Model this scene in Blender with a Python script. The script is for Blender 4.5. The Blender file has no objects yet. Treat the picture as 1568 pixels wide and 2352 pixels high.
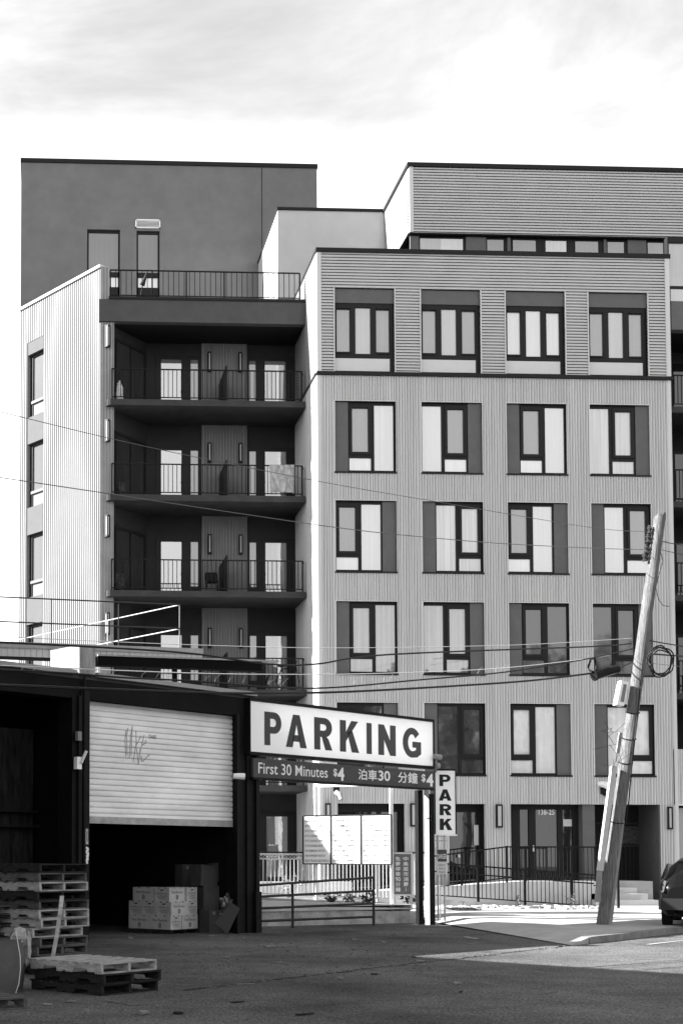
import bpy, math, random
import numpy as np
from mathutils import Vector, Matrix
random.seed(4)
SC = bpy.context.scene
COL = SC.collection
R = math.radians
# ------------------------------------------------------------------ camera
FPX = 3100.0; PP = np.array([210., 1826.]); IW, IH = 1568., 2352.
_X = np.array([1, .0045, .0356]); _Z = np.array([.0045, -1, .048])
_X /= np.linalg.norm(_X); _Z -= _X * (_X @ _Z); _Z /= np.linalg.norm(_Z); _Y = np.cross(_Z, _X)
if _Y[2] < 0: _Y = -_Y
CM = np.stack([_X, _Y, _Z], 1)
EYE = np.array([0, 0, 1.6])
cd = bpy.data.cameras.new("camera"); cam = bpy.data.objects.new("camera", cd); COL.objects.link(cam)
cd.sensor_width = 36; cd.lens = FPX / IH * 36; cd.clip_end = 2000
cd.shift_x = (IW / 2 - PP[0]) / IH; cd.shift_y = -(IH / 2 - PP[1]) / IH
rm = Matrix((CM[0], -CM[1], -CM[2])).transposed()
cam.matrix_world = Matrix.Translation(EYE) @ rm.to_4x4()
SC.camera = cam
# ------------------------------------------------------------------ light
SUN_EL, SUN_AZ = R(31), math.atan2(-.99, .14)
SUN = Vector((math.sin(SUN_AZ) * math.cos(SUN_EL), math.cos(SUN_AZ) * math.cos(SUN_EL), math.sin(SUN_EL)))
ld = bpy.data.lights.new("sun", 'SUN'); ld.energy = 4.4; ld.angle = R(.5); ld.color = (1, 1, 1)
sun = bpy.data.objects.new("sun", ld); COL.objects.link(sun)
sun.rotation_euler = SUN.to_track_quat('Z', 'Y').to_euler()
W = bpy.data.worlds.new("World"); SC.world = W; W.use_nodes = True
nt = W.node_tree; N = nt.nodes; L = nt.links
bg = N['Background']
sky = N.new('ShaderNodeTexSky'); sky.sky_type = 'NISHITA'; sky.sun_disc = False
sky.sun_elevation = SUN_EL; sky.sun_rotation = SUN_AZ; sky.air_density = 1.0; sky.dust_density = 2.0
bw = N.new('ShaderNodeRGBToBW'); L.new(sky.outputs[0], bw.inputs[0])
tc = N.new('ShaderNodeTexCoord'); mp = N.new('ShaderNodeMapping'); mp.inputs['Scale'].default_value = (1.5, 1.5, 4.2)
mp.inputs['Rotation'].default_value = (0, R(12), 0); mp.inputs['Location'].default_value = (.35, .2, .1)
L.new(tc.outputs['Generated'], mp.inputs[0])
ns = N.new('ShaderNodeTexNoise'); ns.inputs['Scale'].default_value = 2.1; ns.inputs['Detail'].default_value = 7; ns.inputs['Roughness'].default_value = .58; ns.inputs['Distortion'].default_value = .35
L.new(mp.outputs[0], ns.inputs['Vector'])
sp = N.new('ShaderNodeSeparateXYZ'); L.new(tc.outputs['Generated'], sp.inputs[0])
def mth(op, a, b=None, c=None):
    n = N.new('ShaderNodeMath'); n.operation = op
    for i, v in enumerate((a, b, c)):
        if v is None: continue
        if isinstance(v, (int, float)): n.inputs[i].default_value = v
        else: L.new(v, n.inputs[i])
    return n.outputs[0]
e1 = mth('MULTIPLY', mth('SUBTRACT', .445, sp.outputs['Z']), 5.0)
e1 = mth('MINIMUM', mth('MAXIMUM', e1, -.45), .8)
cl = mth('ADD', e1, mth('MULTIPLY', mth('SUBTRACT', ns.outputs['Fac'], .5), 1.9))
mr = N.new('ShaderNodeMapRange'); mr.interpolation_type = 'SMOOTHSTEP'; mr.inputs['From Min'].default_value = -.75; mr.inputs['From Max'].default_value = .75
L.new(cl, mr.inputs['Value'])
clear = mth('MAXIMUM', mth('MULTIPLY', bw.outputs[0], 1.0), 2.4)
mx = N.new('ShaderNodeMix'); mx.data_type = 'FLOAT'
L.new(mr.outputs[0], mx.inputs['Factor']); L.new(clear, mx.inputs['A']); mx.inputs['B'].default_value = 8.0
SKYB = mx.inputs['B']
L.new(mx.outputs['Result'], bg.inputs['Color']); bg.inputs['Strength'].default_value = .05
SC.view_settings.view_transform = 'Standard'; SC.view_settings.look = 'None'
SC.view_settings.gamma = 1; SC.view_settings.exposure = 2.5
SC.cycles.max_bounces = 6; SC.cycles.caustics_reflective = False
# ------------------------------------------------------------------ helpers
def ray(u, v): return CM.T @ np.array([(u - PP[0]) / FPX, (v - PP[1]) / FPX, 1.])
def at(u, v, y):
    d = ray(u, v); return Vector(EYE + d * (y / d[1]))
def gnd(u, v, z=0.):
    d = ray(u, v); return Vector(EYE + d * ((z - 1.6) / d[2]))
def on(fr, u, v, n=0.):
    """where the sight line of a photo pixel meets a vertical wall: (along, height)"""
    o = fr.o + fr.N * n; d = Vector(ray(u, v)); e = Vector(EYE)
    t = (o - e).dot(fr.N) / d.dot(fr.N); p = e + d * t
    return (p - fr.o).dot(fr.A), p.z
MATS = {}
def mat(name, c, rough=.8, var=.0, scale=3., bump=0., bscale=40., metal=0., stretch=None, spec=.08, streak=0.):
    if name in MATS: return MATS[name]
    m = bpy.data.materials.new(name); m.use_nodes = True; t = m.node_tree; b = t.nodes['Principled BSDF']
    b.inputs['Base Color'].default_value = (c, c, c, 1); b.inputs['Roughness'].default_value = rough
    b.inputs['Metallic'].default_value = metal; b.inputs['Specular IOR Level'].default_value = spec
    co = t.nodes.new('ShaderNodeTexCoord'); src = co.outputs['Object']
    if stretch:
        mpp = t.nodes.new('ShaderNodeMapping'); mpp.inputs['Scale'].default_value = stretch
        t.links.new(src, mpp.inputs[0]); src = mpp.outputs[0]
    if var:
        n = t.nodes.new('ShaderNodeTexNoise'); n.inputs['Scale'].default_value = scale; n.inputs['Detail'].default_value = 8; n.inputs['Roughness'].default_value = .65
        t.links.new(src, n.inputs['Vector'])
        r = t.nodes.new('ShaderNodeMapRange'); r.inputs['From Min'].default_value = .3; r.inputs['From Max'].default_value = .7
        r.inputs['To Min'].default_value = c * (1 - var); r.inputs['To Max'].default_value = c * (1 + var)
        t.links.new(n.outputs['Fac'], r.inputs['Value']); t.links.new(r.outputs[0], b.inputs['Base Color'])
    if bump:
        n2 = t.nodes.new('ShaderNodeTexNoise'); n2.inputs['Scale'].default_value = bscale; n2.inputs['Detail'].default_value = 4
        t.links.new(src, n2.inputs['Vector'])
        bp = t.nodes.new('ShaderNodeBump'); bp.inputs['Strength'].default_value = bump; bp.inputs['Distance'].default_value = .02
        t.links.new(n2.outputs['Fac'], bp.inputs['Height']); t.links.new(bp.outputs[0], b.inputs['Normal'])
    MATS[name] = m; return m
def glass(name, behind, refl, wav=.0, pleat=.06, rough=.015):
    """insulating glass: mirror of the surroundings over whatever blind or room is behind it"""
    if name in MATS: return MATS[name]
    m = bpy.data.materials.new(name); m.use_nodes = True; t = m.node_tree; t.nodes.remove(t.nodes['Principled BSDF'])
    d = t.nodes.new('ShaderNodeBsdfDiffuse'); g = t.nodes.new('ShaderNodeBsdfGlossy'); x = t.nodes.new('ShaderNodeMixShader')
    g.inputs['Color'].default_value = (1, 1, 1, 1); g.inputs['Roughness'].default_value = rough
    co = t.nodes.new('ShaderNodeTexCoord')
    mpp = t.nodes.new('ShaderNodeMapping'); mpp.inputs['Scale'].default_value = (9, 9, .25); t.links.new(co.outputs['Object'], mpp.inputs[0])
    n = t.nodes.new('ShaderNodeTexNoise'); n.inputs['Scale'].default_value = 1.3; t.links.new(mpp.outputs[0], n.inputs['Vector'])
    r = t.nodes.new('ShaderNodeMapRange'); r.inputs['From Min'].default_value = .3; r.inputs['From Max'].default_value = .7
    r.inputs['To Min'].default_value = behind * (1 - pleat); r.inputs['To Max'].default_value = behind * (1 + pleat)
    t.links.new(n.outputs['Fac'], r.inputs['Value']); t.links.new(r.outputs[0], d.inputs['Color'])
    n2 = t.nodes.new('ShaderNodeTexNoise'); n2.inputs['Scale'].default_value = 1.1; n2.inputs['Detail'].default_value = 2; t.links.new(co.outputs['Object'], n2.inputs['Vector'])
    bp = t.nodes.new('ShaderNodeBump'); bp.inputs['Strength'].default_value = wav; bp.inputs['Distance'].default_value = .02
    t.links.new(n2.outputs['Fac'], bp.inputs['Height']); t.links.new(bp.outputs[0], g.inputs['Normal'])
    x.inputs[0].default_value = refl
    t.links.new(d.outputs[0], x.inputs[1]); t.links.new(g.outputs[0], x.inputs[2]); t.links.new(x.outputs[0], t.nodes['Material Output'].inputs[0])
    MATS[name] = m; return m
SLAT_DARK = []
class Frame:
    """a vertical wall's own axes: along A, outward normal N, up Z"""
    def __init__(s, o, a):
        s.o = Vector(o); s.A = Vector((a[0], a[1], 0)).normalized(); s.N = Vector((s.A.y, -s.A.x, 0)); s.Z = Vector((0, 0, 1))
    def p(s, a, n, z): 
        q = s.o + s.A * a + s.N * n; return Vector((q.x, q.y, z))
WORLD = Frame((0, 0, 0), (1, 0))
class MB:
    def __init__(s): s.v = []; s.f = []; s.fm = []
    def add(s, vs, fs):
        b = len(s.v); s.v += [Vector(q) for q in vs]; s.f += [tuple(b + i for i in f) for f in fs]; return s
    def hexa(s, P):
        return s.add(P, [(0, 3, 2, 1), (4, 5, 6, 7), (0, 1, 5, 4), (1, 2, 6, 5), (2, 3, 7, 6), (3, 0, 4, 7)])
    def box(s, x0, x1, y0, y1, z0, z1, M=None):
        P = [(x0, y0, z0), (x1, y0, z0), (x1, y1, z0), (x0, y1, z0), (x0, y0, z1), (x1, y0, z1), (x1, y1, z1), (x0, y1, z1)]
        if M is not None: P = [M @ Vector(q) for q in P]
        return s.hexa(P)
    def fbox(s, fr, a0, a1, n0, n1, z0, z1):
        return s.hexa([fr.p(a0, n1, z0), fr.p(a1, n1, z0), fr.p(a1, n0, z0), fr.p(a0, n0, z0), fr.p(a0, n1, z1), fr.p(a1, n1, z1), fr.p(a1, n0, z1), fr.p(a0, n0, z1)])
    def tube(s, pts, r, k=6, r1=None, caps=True):
        pts = [Vector(p) for p in pts]; n = len(pts); b = len(s.v); up = Vector((0, 0, 1))
        for i, p in enumerate(pts):
            t = (pts[min(i + 1, n - 1)] - pts[max(i - 1, 0)]).normalized()
            x = t.cross(up if abs(t.z) < .95 else Vector((0, 1, 0))).normalized(); y = x.cross(t)
            rr = r if r1 is None else r + (r1 - r) * i / (n - 1)
            for j in range(k):
                a = 2 * math.pi * (j + .5) / k; s.v.append(p + (x * math.cos(a) + y * math.sin(a)) * rr)
        for i in range(n - 1):
            for j in range(k):
                s.f.append((b + i * k + j, b + i * k + (j + 1) % k, b + (i + 1) * k + (j + 1) % k, b + (i + 1) * k + j))
        if caps:
            s.f.append(tuple(b + j for j in range(k))[::-1]); s.f.append(tuple(b + (n - 1) * k + j for j in range(k)))
        return s
    def bar(s, p, q, w, h=None):
        """square tube from p to q"""
        p, q = Vector(p), Vector(q); h = h or w; t = (q - p).normalized()
        x = t.cross(Vector((0, 0, 1)) if abs(t.z) < .95 else Vector((0, 1, 0))).normalized(); y = x.cross(t)
        x *= w / 2; y *= h / 2
        return s.hexa([p - x - y, p + x - y, p + x + y, p - x + y, q - x - y, q + x - y, q + x + y, q - x + y])
    def prism(s, pts, d):
        """polygon pts extruded by vector d"""
        n = len(pts); d = Vector(d); P = [Vector(q) for q in pts]; b = len(s.v)
        s.v += P + [q + d for q in P]
        s.f.append(tuple(range(b, b + n))); s.f.append(tuple(b + n + i for i in reversed(range(n))))
        for i in range(n): s.f.append((b + i, b + n + i, b + n + (i + 1) % n, b + (i + 1) % n))
        return s
    def ribs(s, fr, a0, a1, z0, z1, n=0., pitch=.1, depth=.025, horiz=False, back=-.1, prof=((0, 1), (.40, 1), (.44, -.7), (.62, -.7), (.66, .8), (.86, .8), (.89, 0), (.97, 0))):
        lo, hi = (z0, z1) if horiz else (a0, a1)
        pr = [(lo, None)]
        k = math.floor(lo / pitch)
        while k * pitch < hi:
            for f, q in prof:
                c = (k + f) * pitch
                if lo < c < hi: pr.append((c, q))
            k += 1
        pr.append((hi, None))
        def val(c):
            f = (c / pitch) % 1; ks = list(prof) + [(1 + prof[0][0], prof[0][1])]
            for (f0, q0), (f1, q1) in zip(ks, ks[1:]):
                if f0 <= f <= f1: return q0 + (q1 - q0) * (f - f0) / (f1 - f0)
            return prof[-1][1]
        pr = [(c, (val(c) if q is None else q) * depth + n) for c, q in pr]
        b = len(s.v)
        for c, q in pr:
            if horiz: s.v += [fr.p(a0, q, c), fr.p(a1, q, c), fr.p(a0, back, c), fr.p(a1, back, c)]
            else: s.v += [fr.p(c, q, z0), fr.p(c, q, z1), fr.p(c, back, z0), fr.p(c, back, z1)]
        for i in range(len(pr) - 1):
            p, q = b + 4 * i, b + 4 * i + 4
            if horiz: s.f += [(p, p + 1, q + 1, q), (p, q, q + 2, p + 2), (p + 1, p + 3, q + 3, q + 1)]
            else: s.f += [(p, q, q + 1, p + 1), (p, p + 2, q + 2, q), (p + 1, q + 1, q + 3, p + 3)]
        e = b + 4 * (len(pr) - 1)
        if horiz: s.f += [(b, b + 2, b + 3, b + 1), (e, e + 1, e + 3, e + 2)]
        else: s.f += [(b, b + 1, b + 3, b + 2), (e, e + 2, e + 3, e + 1)]
        return s
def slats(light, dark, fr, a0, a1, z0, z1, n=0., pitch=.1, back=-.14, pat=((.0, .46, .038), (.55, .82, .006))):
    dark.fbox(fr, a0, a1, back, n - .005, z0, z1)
    k = math.floor(z0 / pitch)
    while k * pitch < z1:
        for f0, f1, d in pat:
            c0, c1 = max((k + f0) * pitch, z0), min((k + f1) * pitch, z1)
            if c1 - c0 > .004: light.fbox(fr, a0, a1, n - .002, n + d, c0, c1)
        k += 1
WM = {}
def wmat(o):
    m = Matrix.Translation(o.location) @ o.rotation_euler.to_matrix().to_4x4()
    return wmat(o.parent) @ m if o.parent else m
def build(name, mb, m, parent=None, smooth=False, local=False):
    me = bpy.data.meshes.new(name)
    vs = mb.v
    if parent is not None and not local:
        inv = wmat(parent).inverted(); vs = [inv @ q for q in vs]
    me.from_pydata([tuple(q) for q in vs], [], mb.f); me.materials.append(m); me.update()
    if smooth:
        for p in me.polygons: p.use_smooth = True
        try: me.set_sharp_from_angle(angle=R(40))
        except Exception: pass
    o = bpy.data.objects.new(name, me); COL.objects.link(o)
    if parent is not None: o.parent = parent
    return o
def tag(o, label, cat, group=None, kind=None):
    if label: o['label'] = label
    if cat: o['category'] = cat
    if group: o['group'] = group
    if kind: o['kind'] = kind
    return o
def thing(name, label, cat, loc=(0, 0, 0), rz=0., group=None):
    o = bpy.data.objects.new(name, None); COL.objects.link(o); o.location = loc; o.rotation_euler = (0, 0, rz)
    o.empty_display_size = .3
    return tag(o, label, cat, group)
def struct(name, mb, m): return tag(build(name, mb, m), None, None, kind='structure')
def copy_tree(o, parent=None):
    c = o.copy(); COL.objects.link(c)
    if parent is not None: c.parent = parent
    for ch in [k for k in o.children]: copy_tree(ch, c)
    return c
def text_mesh(body, bold=0., shear=0.):
    cu = bpy.data.curves.new("txt", 'FONT'); cu.body = body; cu.size = 1; cu.offset = bold; cu.shear = shear; cu.resolution_u = 4
    ob = bpy.data.objects.new("txt", cu); COL.objects.link(ob)
    me = bpy.data.meshes.new_from_object(ob.evaluated_get(bpy.context.evaluated_depsgraph_get()))
    vs = [Vector(v.co) for v in me.vertices]; fs = [tuple(p.vertices) for p in me.polygons]
    bpy.data.objects.remove(ob); bpy.data.curves.remove(cu); bpy.data.meshes.remove(me)
    return vs, fs
def put_text(mb, fr, body, a0, a1, z0, z1, n, bold=0., thick=.004, keep=False, shear=0.):
    """letters fitted into the box a0..a1, z0..z1 on a wall frame (keep: natural width, from a0)"""
    vs, fs = text_mesh(body, bold, shear)
    if not vs: return mb
    x0 = min(v.x for v in vs); x1 = max(v.x for v in vs); y0 = min(v.y for v in vs); y1 = max(v.y for v in vs)
    sy = (z1 - z0) / (y1 - y0); sx = sy * keep if keep else (a1 - a0) / (x1 - x0)
    P = [fr.p(a0 + (v.x - x0) * sx, n + thick, z0 + (v.y - y0) * sy) for v in vs]
    return mb.add(P, fs)
# ------------------------------------------------------------------ materials
metal_light = mat('light_metal_cladding', .52, .55, .13, 1.5, spec=.15, stretch=(4, 4, .10))
metal_band = mat('banded_metal_cladding', .46, .5, .06, 1.2, spec=.15)
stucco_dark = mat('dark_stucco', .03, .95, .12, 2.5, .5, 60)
stucco_mid = mat('grey_stucco', .16, .95, .10, 1.2, .5, 60)
stucco_pale = mat('pale_stucco', .46, .95, .06, 1.5, .4, 60)
panel_grey = mat('grey_panel', .115, .8, .08, 3, .15, 90)
frame_dark = mat('dark_window_frame', .012, .5, spec=.15)
cap_dark = mat('dark_roof_cap', .02, .6)
white_panel = mat('white_spandrel', .55, .5, .03, 3)
rail_black = mat('black_railing', .012, .5)
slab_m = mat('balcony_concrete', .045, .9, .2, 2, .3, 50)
soffit_m = mat('dark_soffit', .02, .9)
lamp_glass = mat('white_lamp_glass', .42, .4)
concrete = mat('concrete', .34, .95, .22, 1.6, .4, 30)
concrete_lt = mat('pale_concrete', .45, .95, .16, 1.1, .4, 30)
g_tall = glass('tall_glass', .32, .22, .04); g_op = glass('casement_glass', .16, .13, .03); g_low = glass('low_glass', .5, .18, .03)
g_dark = glass('dark_glass', .01, .06, .05); g_door = glass('door_glass', .16, .27, .03); g_mid = glass('mid_glass', .24, .16, .04)
# ------------------------------------------------------------------ ground
def asphalt():
    m = mat('asphalt', .10, .95, .30, 9., .9, 160)
    t = m.node_tree; b = t.nodes['Principled BSDF']; r = b.inputs['Base Color'].links[0].from_socket
    co = [n for n in t.nodes if n.type == 'TEX_COORD'][0]
    n3 = t.nodes.new('ShaderNodeTexNoise'); n3.inputs['Scale'].default_value = .22; n3.inputs['Detail'].default_value = 9; n3.inputs['Roughness'].default_value = .7
    t.links.new(co.outputs['Object'], n3.inputs['Vector'])
    q = t.nodes.new('ShaderNodeMapRange'); q.inputs['From Min'].default_value = .35; q.inputs['From Max'].default_value = .65; q.inputs['To Min'].default_value = .45; q.inputs['To Max'].default_value = 1.5
    t.links.new(n3.outputs['Fac'], q.inputs['Value'])
    n4 = t.nodes.new('ShaderNodeTexNoise'); n4.inputs['Scale'].default_value = 32; n4.inputs['Detail'].default_value = 3; t.links.new(co.outputs['Object'], n4.inputs['Vector'])
    q4 = t.nodes.new('ShaderNodeMapRange'); q4.inputs['From Min'].default_value = .35; q4.inputs['From Max'].default_value = .7; q4.inputs['To Min'].default_value = .4; q4.inputs['To Max'].default_value = 1.8
    t.links.new(n4.outputs['Fac'], q4.inputs['Value'])
    k = t.nodes.new('ShaderNodeMath'); k.operation = 'MULTIPLY'; t.links.new(r, k.inputs[0]); t.links.new(q.outputs[0], k.inputs[1])
    k2 = t.nodes.new('ShaderNodeMath'); k2.operation = 'MULTIPLY'; t.links.new(k.outputs[0], k2.inputs[0]); t.links.new(q4.outputs[0], k2.inputs[1])
    t.links.new(k2.outputs[0], b.inputs['Base Color'])
    return m
ASPH = asphalt()
struct('ground', MB().add([(-400, -300, 0), (400, -300, 0), (400, 500, 0), (-400, 500, 0)], [(0, 1, 2, 3)]), ASPH)
CURB0 = Vector((9.98, 25.32, 0)); CE = Vector((4.4, 4.65, 0)).normalized()
def walk_z(y, t, yc):
    k = min(max((y - yc) / max(41 - yc, .1), 0), 1)
    ramp = min(max(t / .9, 0), 1)
    return .012 + .108 * ramp + (.14 * k) * (.35 + .65 * min(max((t + .0) / 2., 0), 1))
mb = MB(); ts = [0, .3, .6, .9, 1.5, 2, 3, 4.5, 6, 8, 10, 13, 16, 19, 22]; ws = [0, .15, .3, .5, .7, .9, 1.0]
g0 = []
for t in ts:
    c = CURB0 + CE * t; row = []
    for w in ws:
        y = c.y + (max(43.0, c.y + 1) - c.y) * w; row.append(len(mb.v)); mb.v.append(Vector((c.x, y, walk_z(y, t, c.y))))
    g0.append(row)
for i in range(len(ts) - 1):
    for j in range(len(ws) - 1): mb.f.append((g0[i][j], g0[i + 1][j], g0[i + 1][j + 1], g0[i][j + 1]))
    # curb face
    b = len(mb.v); A_, B_ = mb.v[g0[i][0]], mb.v[g0[i + 1][0]]
    mb.v += [Vector((A_.x, A_.y, -.02)), Vector((B_.x, B_.y, -.02))]; mb.f.append((b, b + 1, g0[i + 1][0], g0[i][0]))
struct('sidewalk', mb, mat('sidewalk_concrete', .30, .95, .2, .8, .5, 40))
kb = MB()
for i in range(3, len(ts) - 1):
    A_, B_ = CURB0 + CE * ts[i], CURB0 + CE * ts[i + 1]; nn = Vector((CE.y, -CE.x, 0)) * .02; ib = -Vector((CE.y, -CE.x, 0)) * .15
    kb.hexa([A_ + nn * 1.5, B_ + nn * 1.5, B_ + ib, A_ + ib] + [q + Vector((0, 0, .128)) for q in (A_ + nn, B_ + nn, B_ + ib, A_ + ib)])
struct('kerb', kb, mat('kerb_stone', .16, .9, .3, 3, .6, 40))
# gutter seam: a strip of broken pavement running on from the kerb
mb = MB(); rr = random.Random(8)
for i in range(150):
    t = -rr.uniform(0, 11.5); c = CURB0 + CE * t + Vector((rr.gauss(0, .05), rr.gauss(0, .05), 0)); s = rr.uniform(.008, .04)
    mb.box(-s, s * rr.uniform(.5, 2), -s * .5, s * .5, 0, s * rr.uniform(.15, .5), Matrix.Translation(c) @ Matrix.Rotation(rr.uniform(0, 6), 4, 'Z'))
tag(build('gutter_gravel', mb, mat('gravel_bits', .09, .9, .4, 8)), 'line of broken grit along the old gutter seam', 'gravel', kind='stuff')
mb = MB()
for i in range(24):
    t0 = -i * .5; A_ = CURB0 + CE * t0; B_ = CURB0 + CE * (t0 - .5); w0 = .012 + .02 * rr.random(); o_ = Vector((rr.gauss(0, .015), rr.gauss(0, .015), 0))
    pn = Vector((CE.y, -CE.x, 0)) * w0
    mb.add([A_ - pn + o_, B_ - pn + o_, B_ + pn + o_, A_ + pn + o_], [(0, 1, 2, 3)])
for q in mb.v: q.z = .004
struct('pavement_seam', mb, mat('seam_tar', .012, .9))
# ------------------------------------------------------------------ apartment building
YF = 42.5
bld = thing('apartment_building', 'stepped grey metal clad apartment building with stacked balconies, filling the background', 'building', (8.74, YF, 0))
FF = Frame((0, YF, 0), (1, 0))
XL, XR = 8.745, 20.30
COLX = [9.315, 12.12, 14.89, 17.61]; WW = 1.965
ROWS = [(14.077, 16.38), (10.843, 13.14), (7.562, 9.878), (4.336, 6.628)]
ZB = 17.27                       # dark band under the top storey
ZTOP = 21.36
TOPW = (17.36, 20.08)
ZL = at(1250, 1847, YF).z        # lintel of the ground floor
def window(fr, a0, z0, w, h, layout, parent=bld, deep=.12, frame_m=frame_dark, tall=None, sill=True):
    """punched window: dark frame, panes and a grey infill panel beside it; layout letters run left to right"""
    W_ = {'P': .435, 'T': .725, 'O': .805}
    f = MB(); a = a0; parts = []
    yb, yf = -deep - .05, -deep + .04
    segs = []
    for ch in layout:
        segs.append((ch, a, a + W_[ch] * w / 1.965)); a += W_[ch] * w / 1.965
    fa0 = min(s[1] for s in segs if s[0] != 'P'); fa1 = max(s[2] for s in segs if s[0] != 'P')
    e = .045
    f.fbox(fr, fa0, fa1, yb, yf, z0, z0 + .07); f.fbox(fr, fa0, fa1, yb, yf, z0 + h - .09, z0 + h)
    f.fbox(fr, fa0, fa0 + e, yb, yf, z0 + .07, z0 + h - .09); f.fbox(fr, fa1 - e, fa1, yb, yf, z0 + .07, z0 + h - .09)
    i = [s for s in segs if s[0] != 'P']; m_ = i[0][2]
    f.fbox(fr, m_ - .05, m_ + .05, yb, yf, z0 + .07, z0 + h - .09)
    root = None; kids = []
    for ch, s0, s1 in segs:
        if ch == 'P': kids.append(('infill_panel', (s0, s1, -deep - .02, -deep + .075, z0 + .01, z0 + h - .01), panel_grey)); continue
        l = s0 + (e if s0 == fa0 else .05); r = s1 - (e if s1 == fa1 else .05)
        if ch == 'T': kids.append(('pane', (l, r, yb, -deep - .0, z0 + .07, z0 + h - .09), tall or g_tall))
        else:
            zl = z0 + .07 + .41
            f.fbox(fr, l, r, yb, yf, zl, zl + .1)
            # casement leaf: thicker inner frame standing proud
            f.fbox(fr, l + .0, l + .09, yb, yf + .03, zl + .1, z0 + h - .09); f.fbox(fr, r - .09, r, yb, yf + .03, zl + .1, z0 + h - .09)
            f.fbox(fr, l + .09, r - .09, yb, yf + .03, zl + .1, zl + .19); f.fbox(fr, l + .09, r - .09, yb, yf + .03, z0 + h - .19, z0 + h - .09)
            kids.append(('pane', (l + .09, r - .09, yb, -deep, zl + .19, z0 + h - .19), g_op if tall is None or tall is g_tall else tall))
            kids.append(('lower_pane', (l, r, yb, -deep, z0 + .07, zl), g_low if tall is None or tall is g_tall else tall))
    o = build('window', f, frame_m, parent)
    for nm, bx, m in kids: build(nm, MB().fbox(fr, *bx), m, o)
    if sill: build('sill', MB().fbox(fr, a0 - .02, a0 + w + .02, -deep, .05, z0 - .05, z0), frame_dark, o)
    return o
# openings in the front: (x0, x1, z0, z1)
OPEN = []
for r, (zb, zt) in enumerate(ROWS):
    for x in COLX: OPEN.append((x, x + WW, zb, zt))
def grid_fill(mb, openings, x0, x1, z0, z1, fn):
    """cover the rectangle except the openings, in column-high strips"""
    xs = sorted({x0, x1} | {o[0] for o in openings} | {o[1] for o in openings}); xs = [x for x in xs if x0 <= x <= x1]
    for a, b in zip(xs, xs[1:]):
        if b - a < 1e-4: continue
        z = z0
        for o in sorted([o for o in openings if o[0] < (a + b) / 2 < o[1]], key=lambda o: o[2]):
            if o[2] > z: fn(a, b, z, o[2])
            z = o[3]
        if z < z1: fn(a, b, z, z1)
g1 = [at(775, 1850, YF).x, at(930, 1850, YF).x]; g2 = [at(1030, 1850, YF).x, at(1114, 1850, YF).x]; g3 = [at(1171.5, 1850, YF).x, at(1514, 1850, YF).x]
gar = [at(1546, 1850, YF).x, 26.5]
XE = 31.0
ZREC = at(1550, 1721, YF).z
fr_open = OPEN + [(g1[0], g1[1], -1, ZL), (g2[0], g2[1], -1, ZL), (g3[0], g3[1], -1, ZL)]
mb = MB(); grid_fill(mb, fr_open, XL + .11, XR - .11, .2, ZB - .06, lambda a, b, c, d: mb.ribs(FF, a, b, c, d, 0, .088, .026, back=-.14))
build('ribbed_cladding', mb, metal_light, bld)
mb = MB().ribs(FF, XR, gar[0], ZL, ZREC, 0, .088, .026, back=-.14); mb.ribs(FF, gar[0], XE, ZL, ZREC, 0, .088, .026, back=-.14)
build('ribbed_cladding', mb, metal_light, bld)
PROFH = ((0, 1), (.40, 1), (.42, -.9), (.66, -.9), (.68, .5), (.85, .5), (.87, -.6), (.98, -.6))
groove_shade = mat('painted_groove_shade', .02, .9)  # dark sheet behind the slats: groove shade painted as colour
SIDE = ((.0, .42, .012),)
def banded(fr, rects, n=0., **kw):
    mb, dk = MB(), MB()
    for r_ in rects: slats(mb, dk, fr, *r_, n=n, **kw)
    o = build('banded_cladding', mb, metal_band, bld); build('groove_shade_backing', dk, groove_shade, o)
rects = []
grid_fill(None, [(x + .005, x + WW - .02, TOPW[0] - .05, TOPW[1]) for x in COLX], XL + .14, XR - .15, ZB + .06, ZTOP - .12, lambda a, b, c, d: rects.append((a, b, c, d)))
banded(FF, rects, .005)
mb = MB(); mb.fbox(FF, XL, XL + .14, -.3, .06, ZB + .06, ZTOP - .12); mb.fbox(FF, XR - .15, XR, -.3, .06, ZB + .06, ZTOP - .12)
mb.fbox(FF, XL, XL + .11, -.3, .03, .2, ZB - .06); mb.fbox(FF, XR - .11, XR, -.3, .03, .2, ZB - .06)
for x in COLX: mb.fbox(FF, x - .03, x + .005, -.12, .062, TOPW[0] - .04, TOPW[1]); mb.fbox(FF, x + WW - .02, x + WW + .015, -.12, .062, TOPW[0] - .04, TOPW[1])
for o in OPEN:
    mb.fbox(FF, o[0] - .035, o[0], -.12, .035, o[2], o[3]); mb.fbox(FF, o[1], o[1] + .02, -.12, .035, o[2], o[3])
    mb.fbox(FF, o[0] - .035, o[1] + .02, -.12, .036, o[3], o[3] + .022)
build('corner_trim', mb, metal_light, bld)
mb = MB(); mb.fbox(FF, XL - .02, XR + .06, -.14, .085, ZB - .055, ZB + .055)
build('storey_band', mb, cap_dark, bld)
mb = MB(); mb.fbox(FF, XL - .03, XR + .03, -.3, .09, ZTOP - .12, ZTOP + .02); mb.box(XL - .03, XL + .27, YF + .3, 48.3, ZTOP - .12, ZTOP + .02)
build('parapet_cap', mb, cap_dark, bld)
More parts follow.
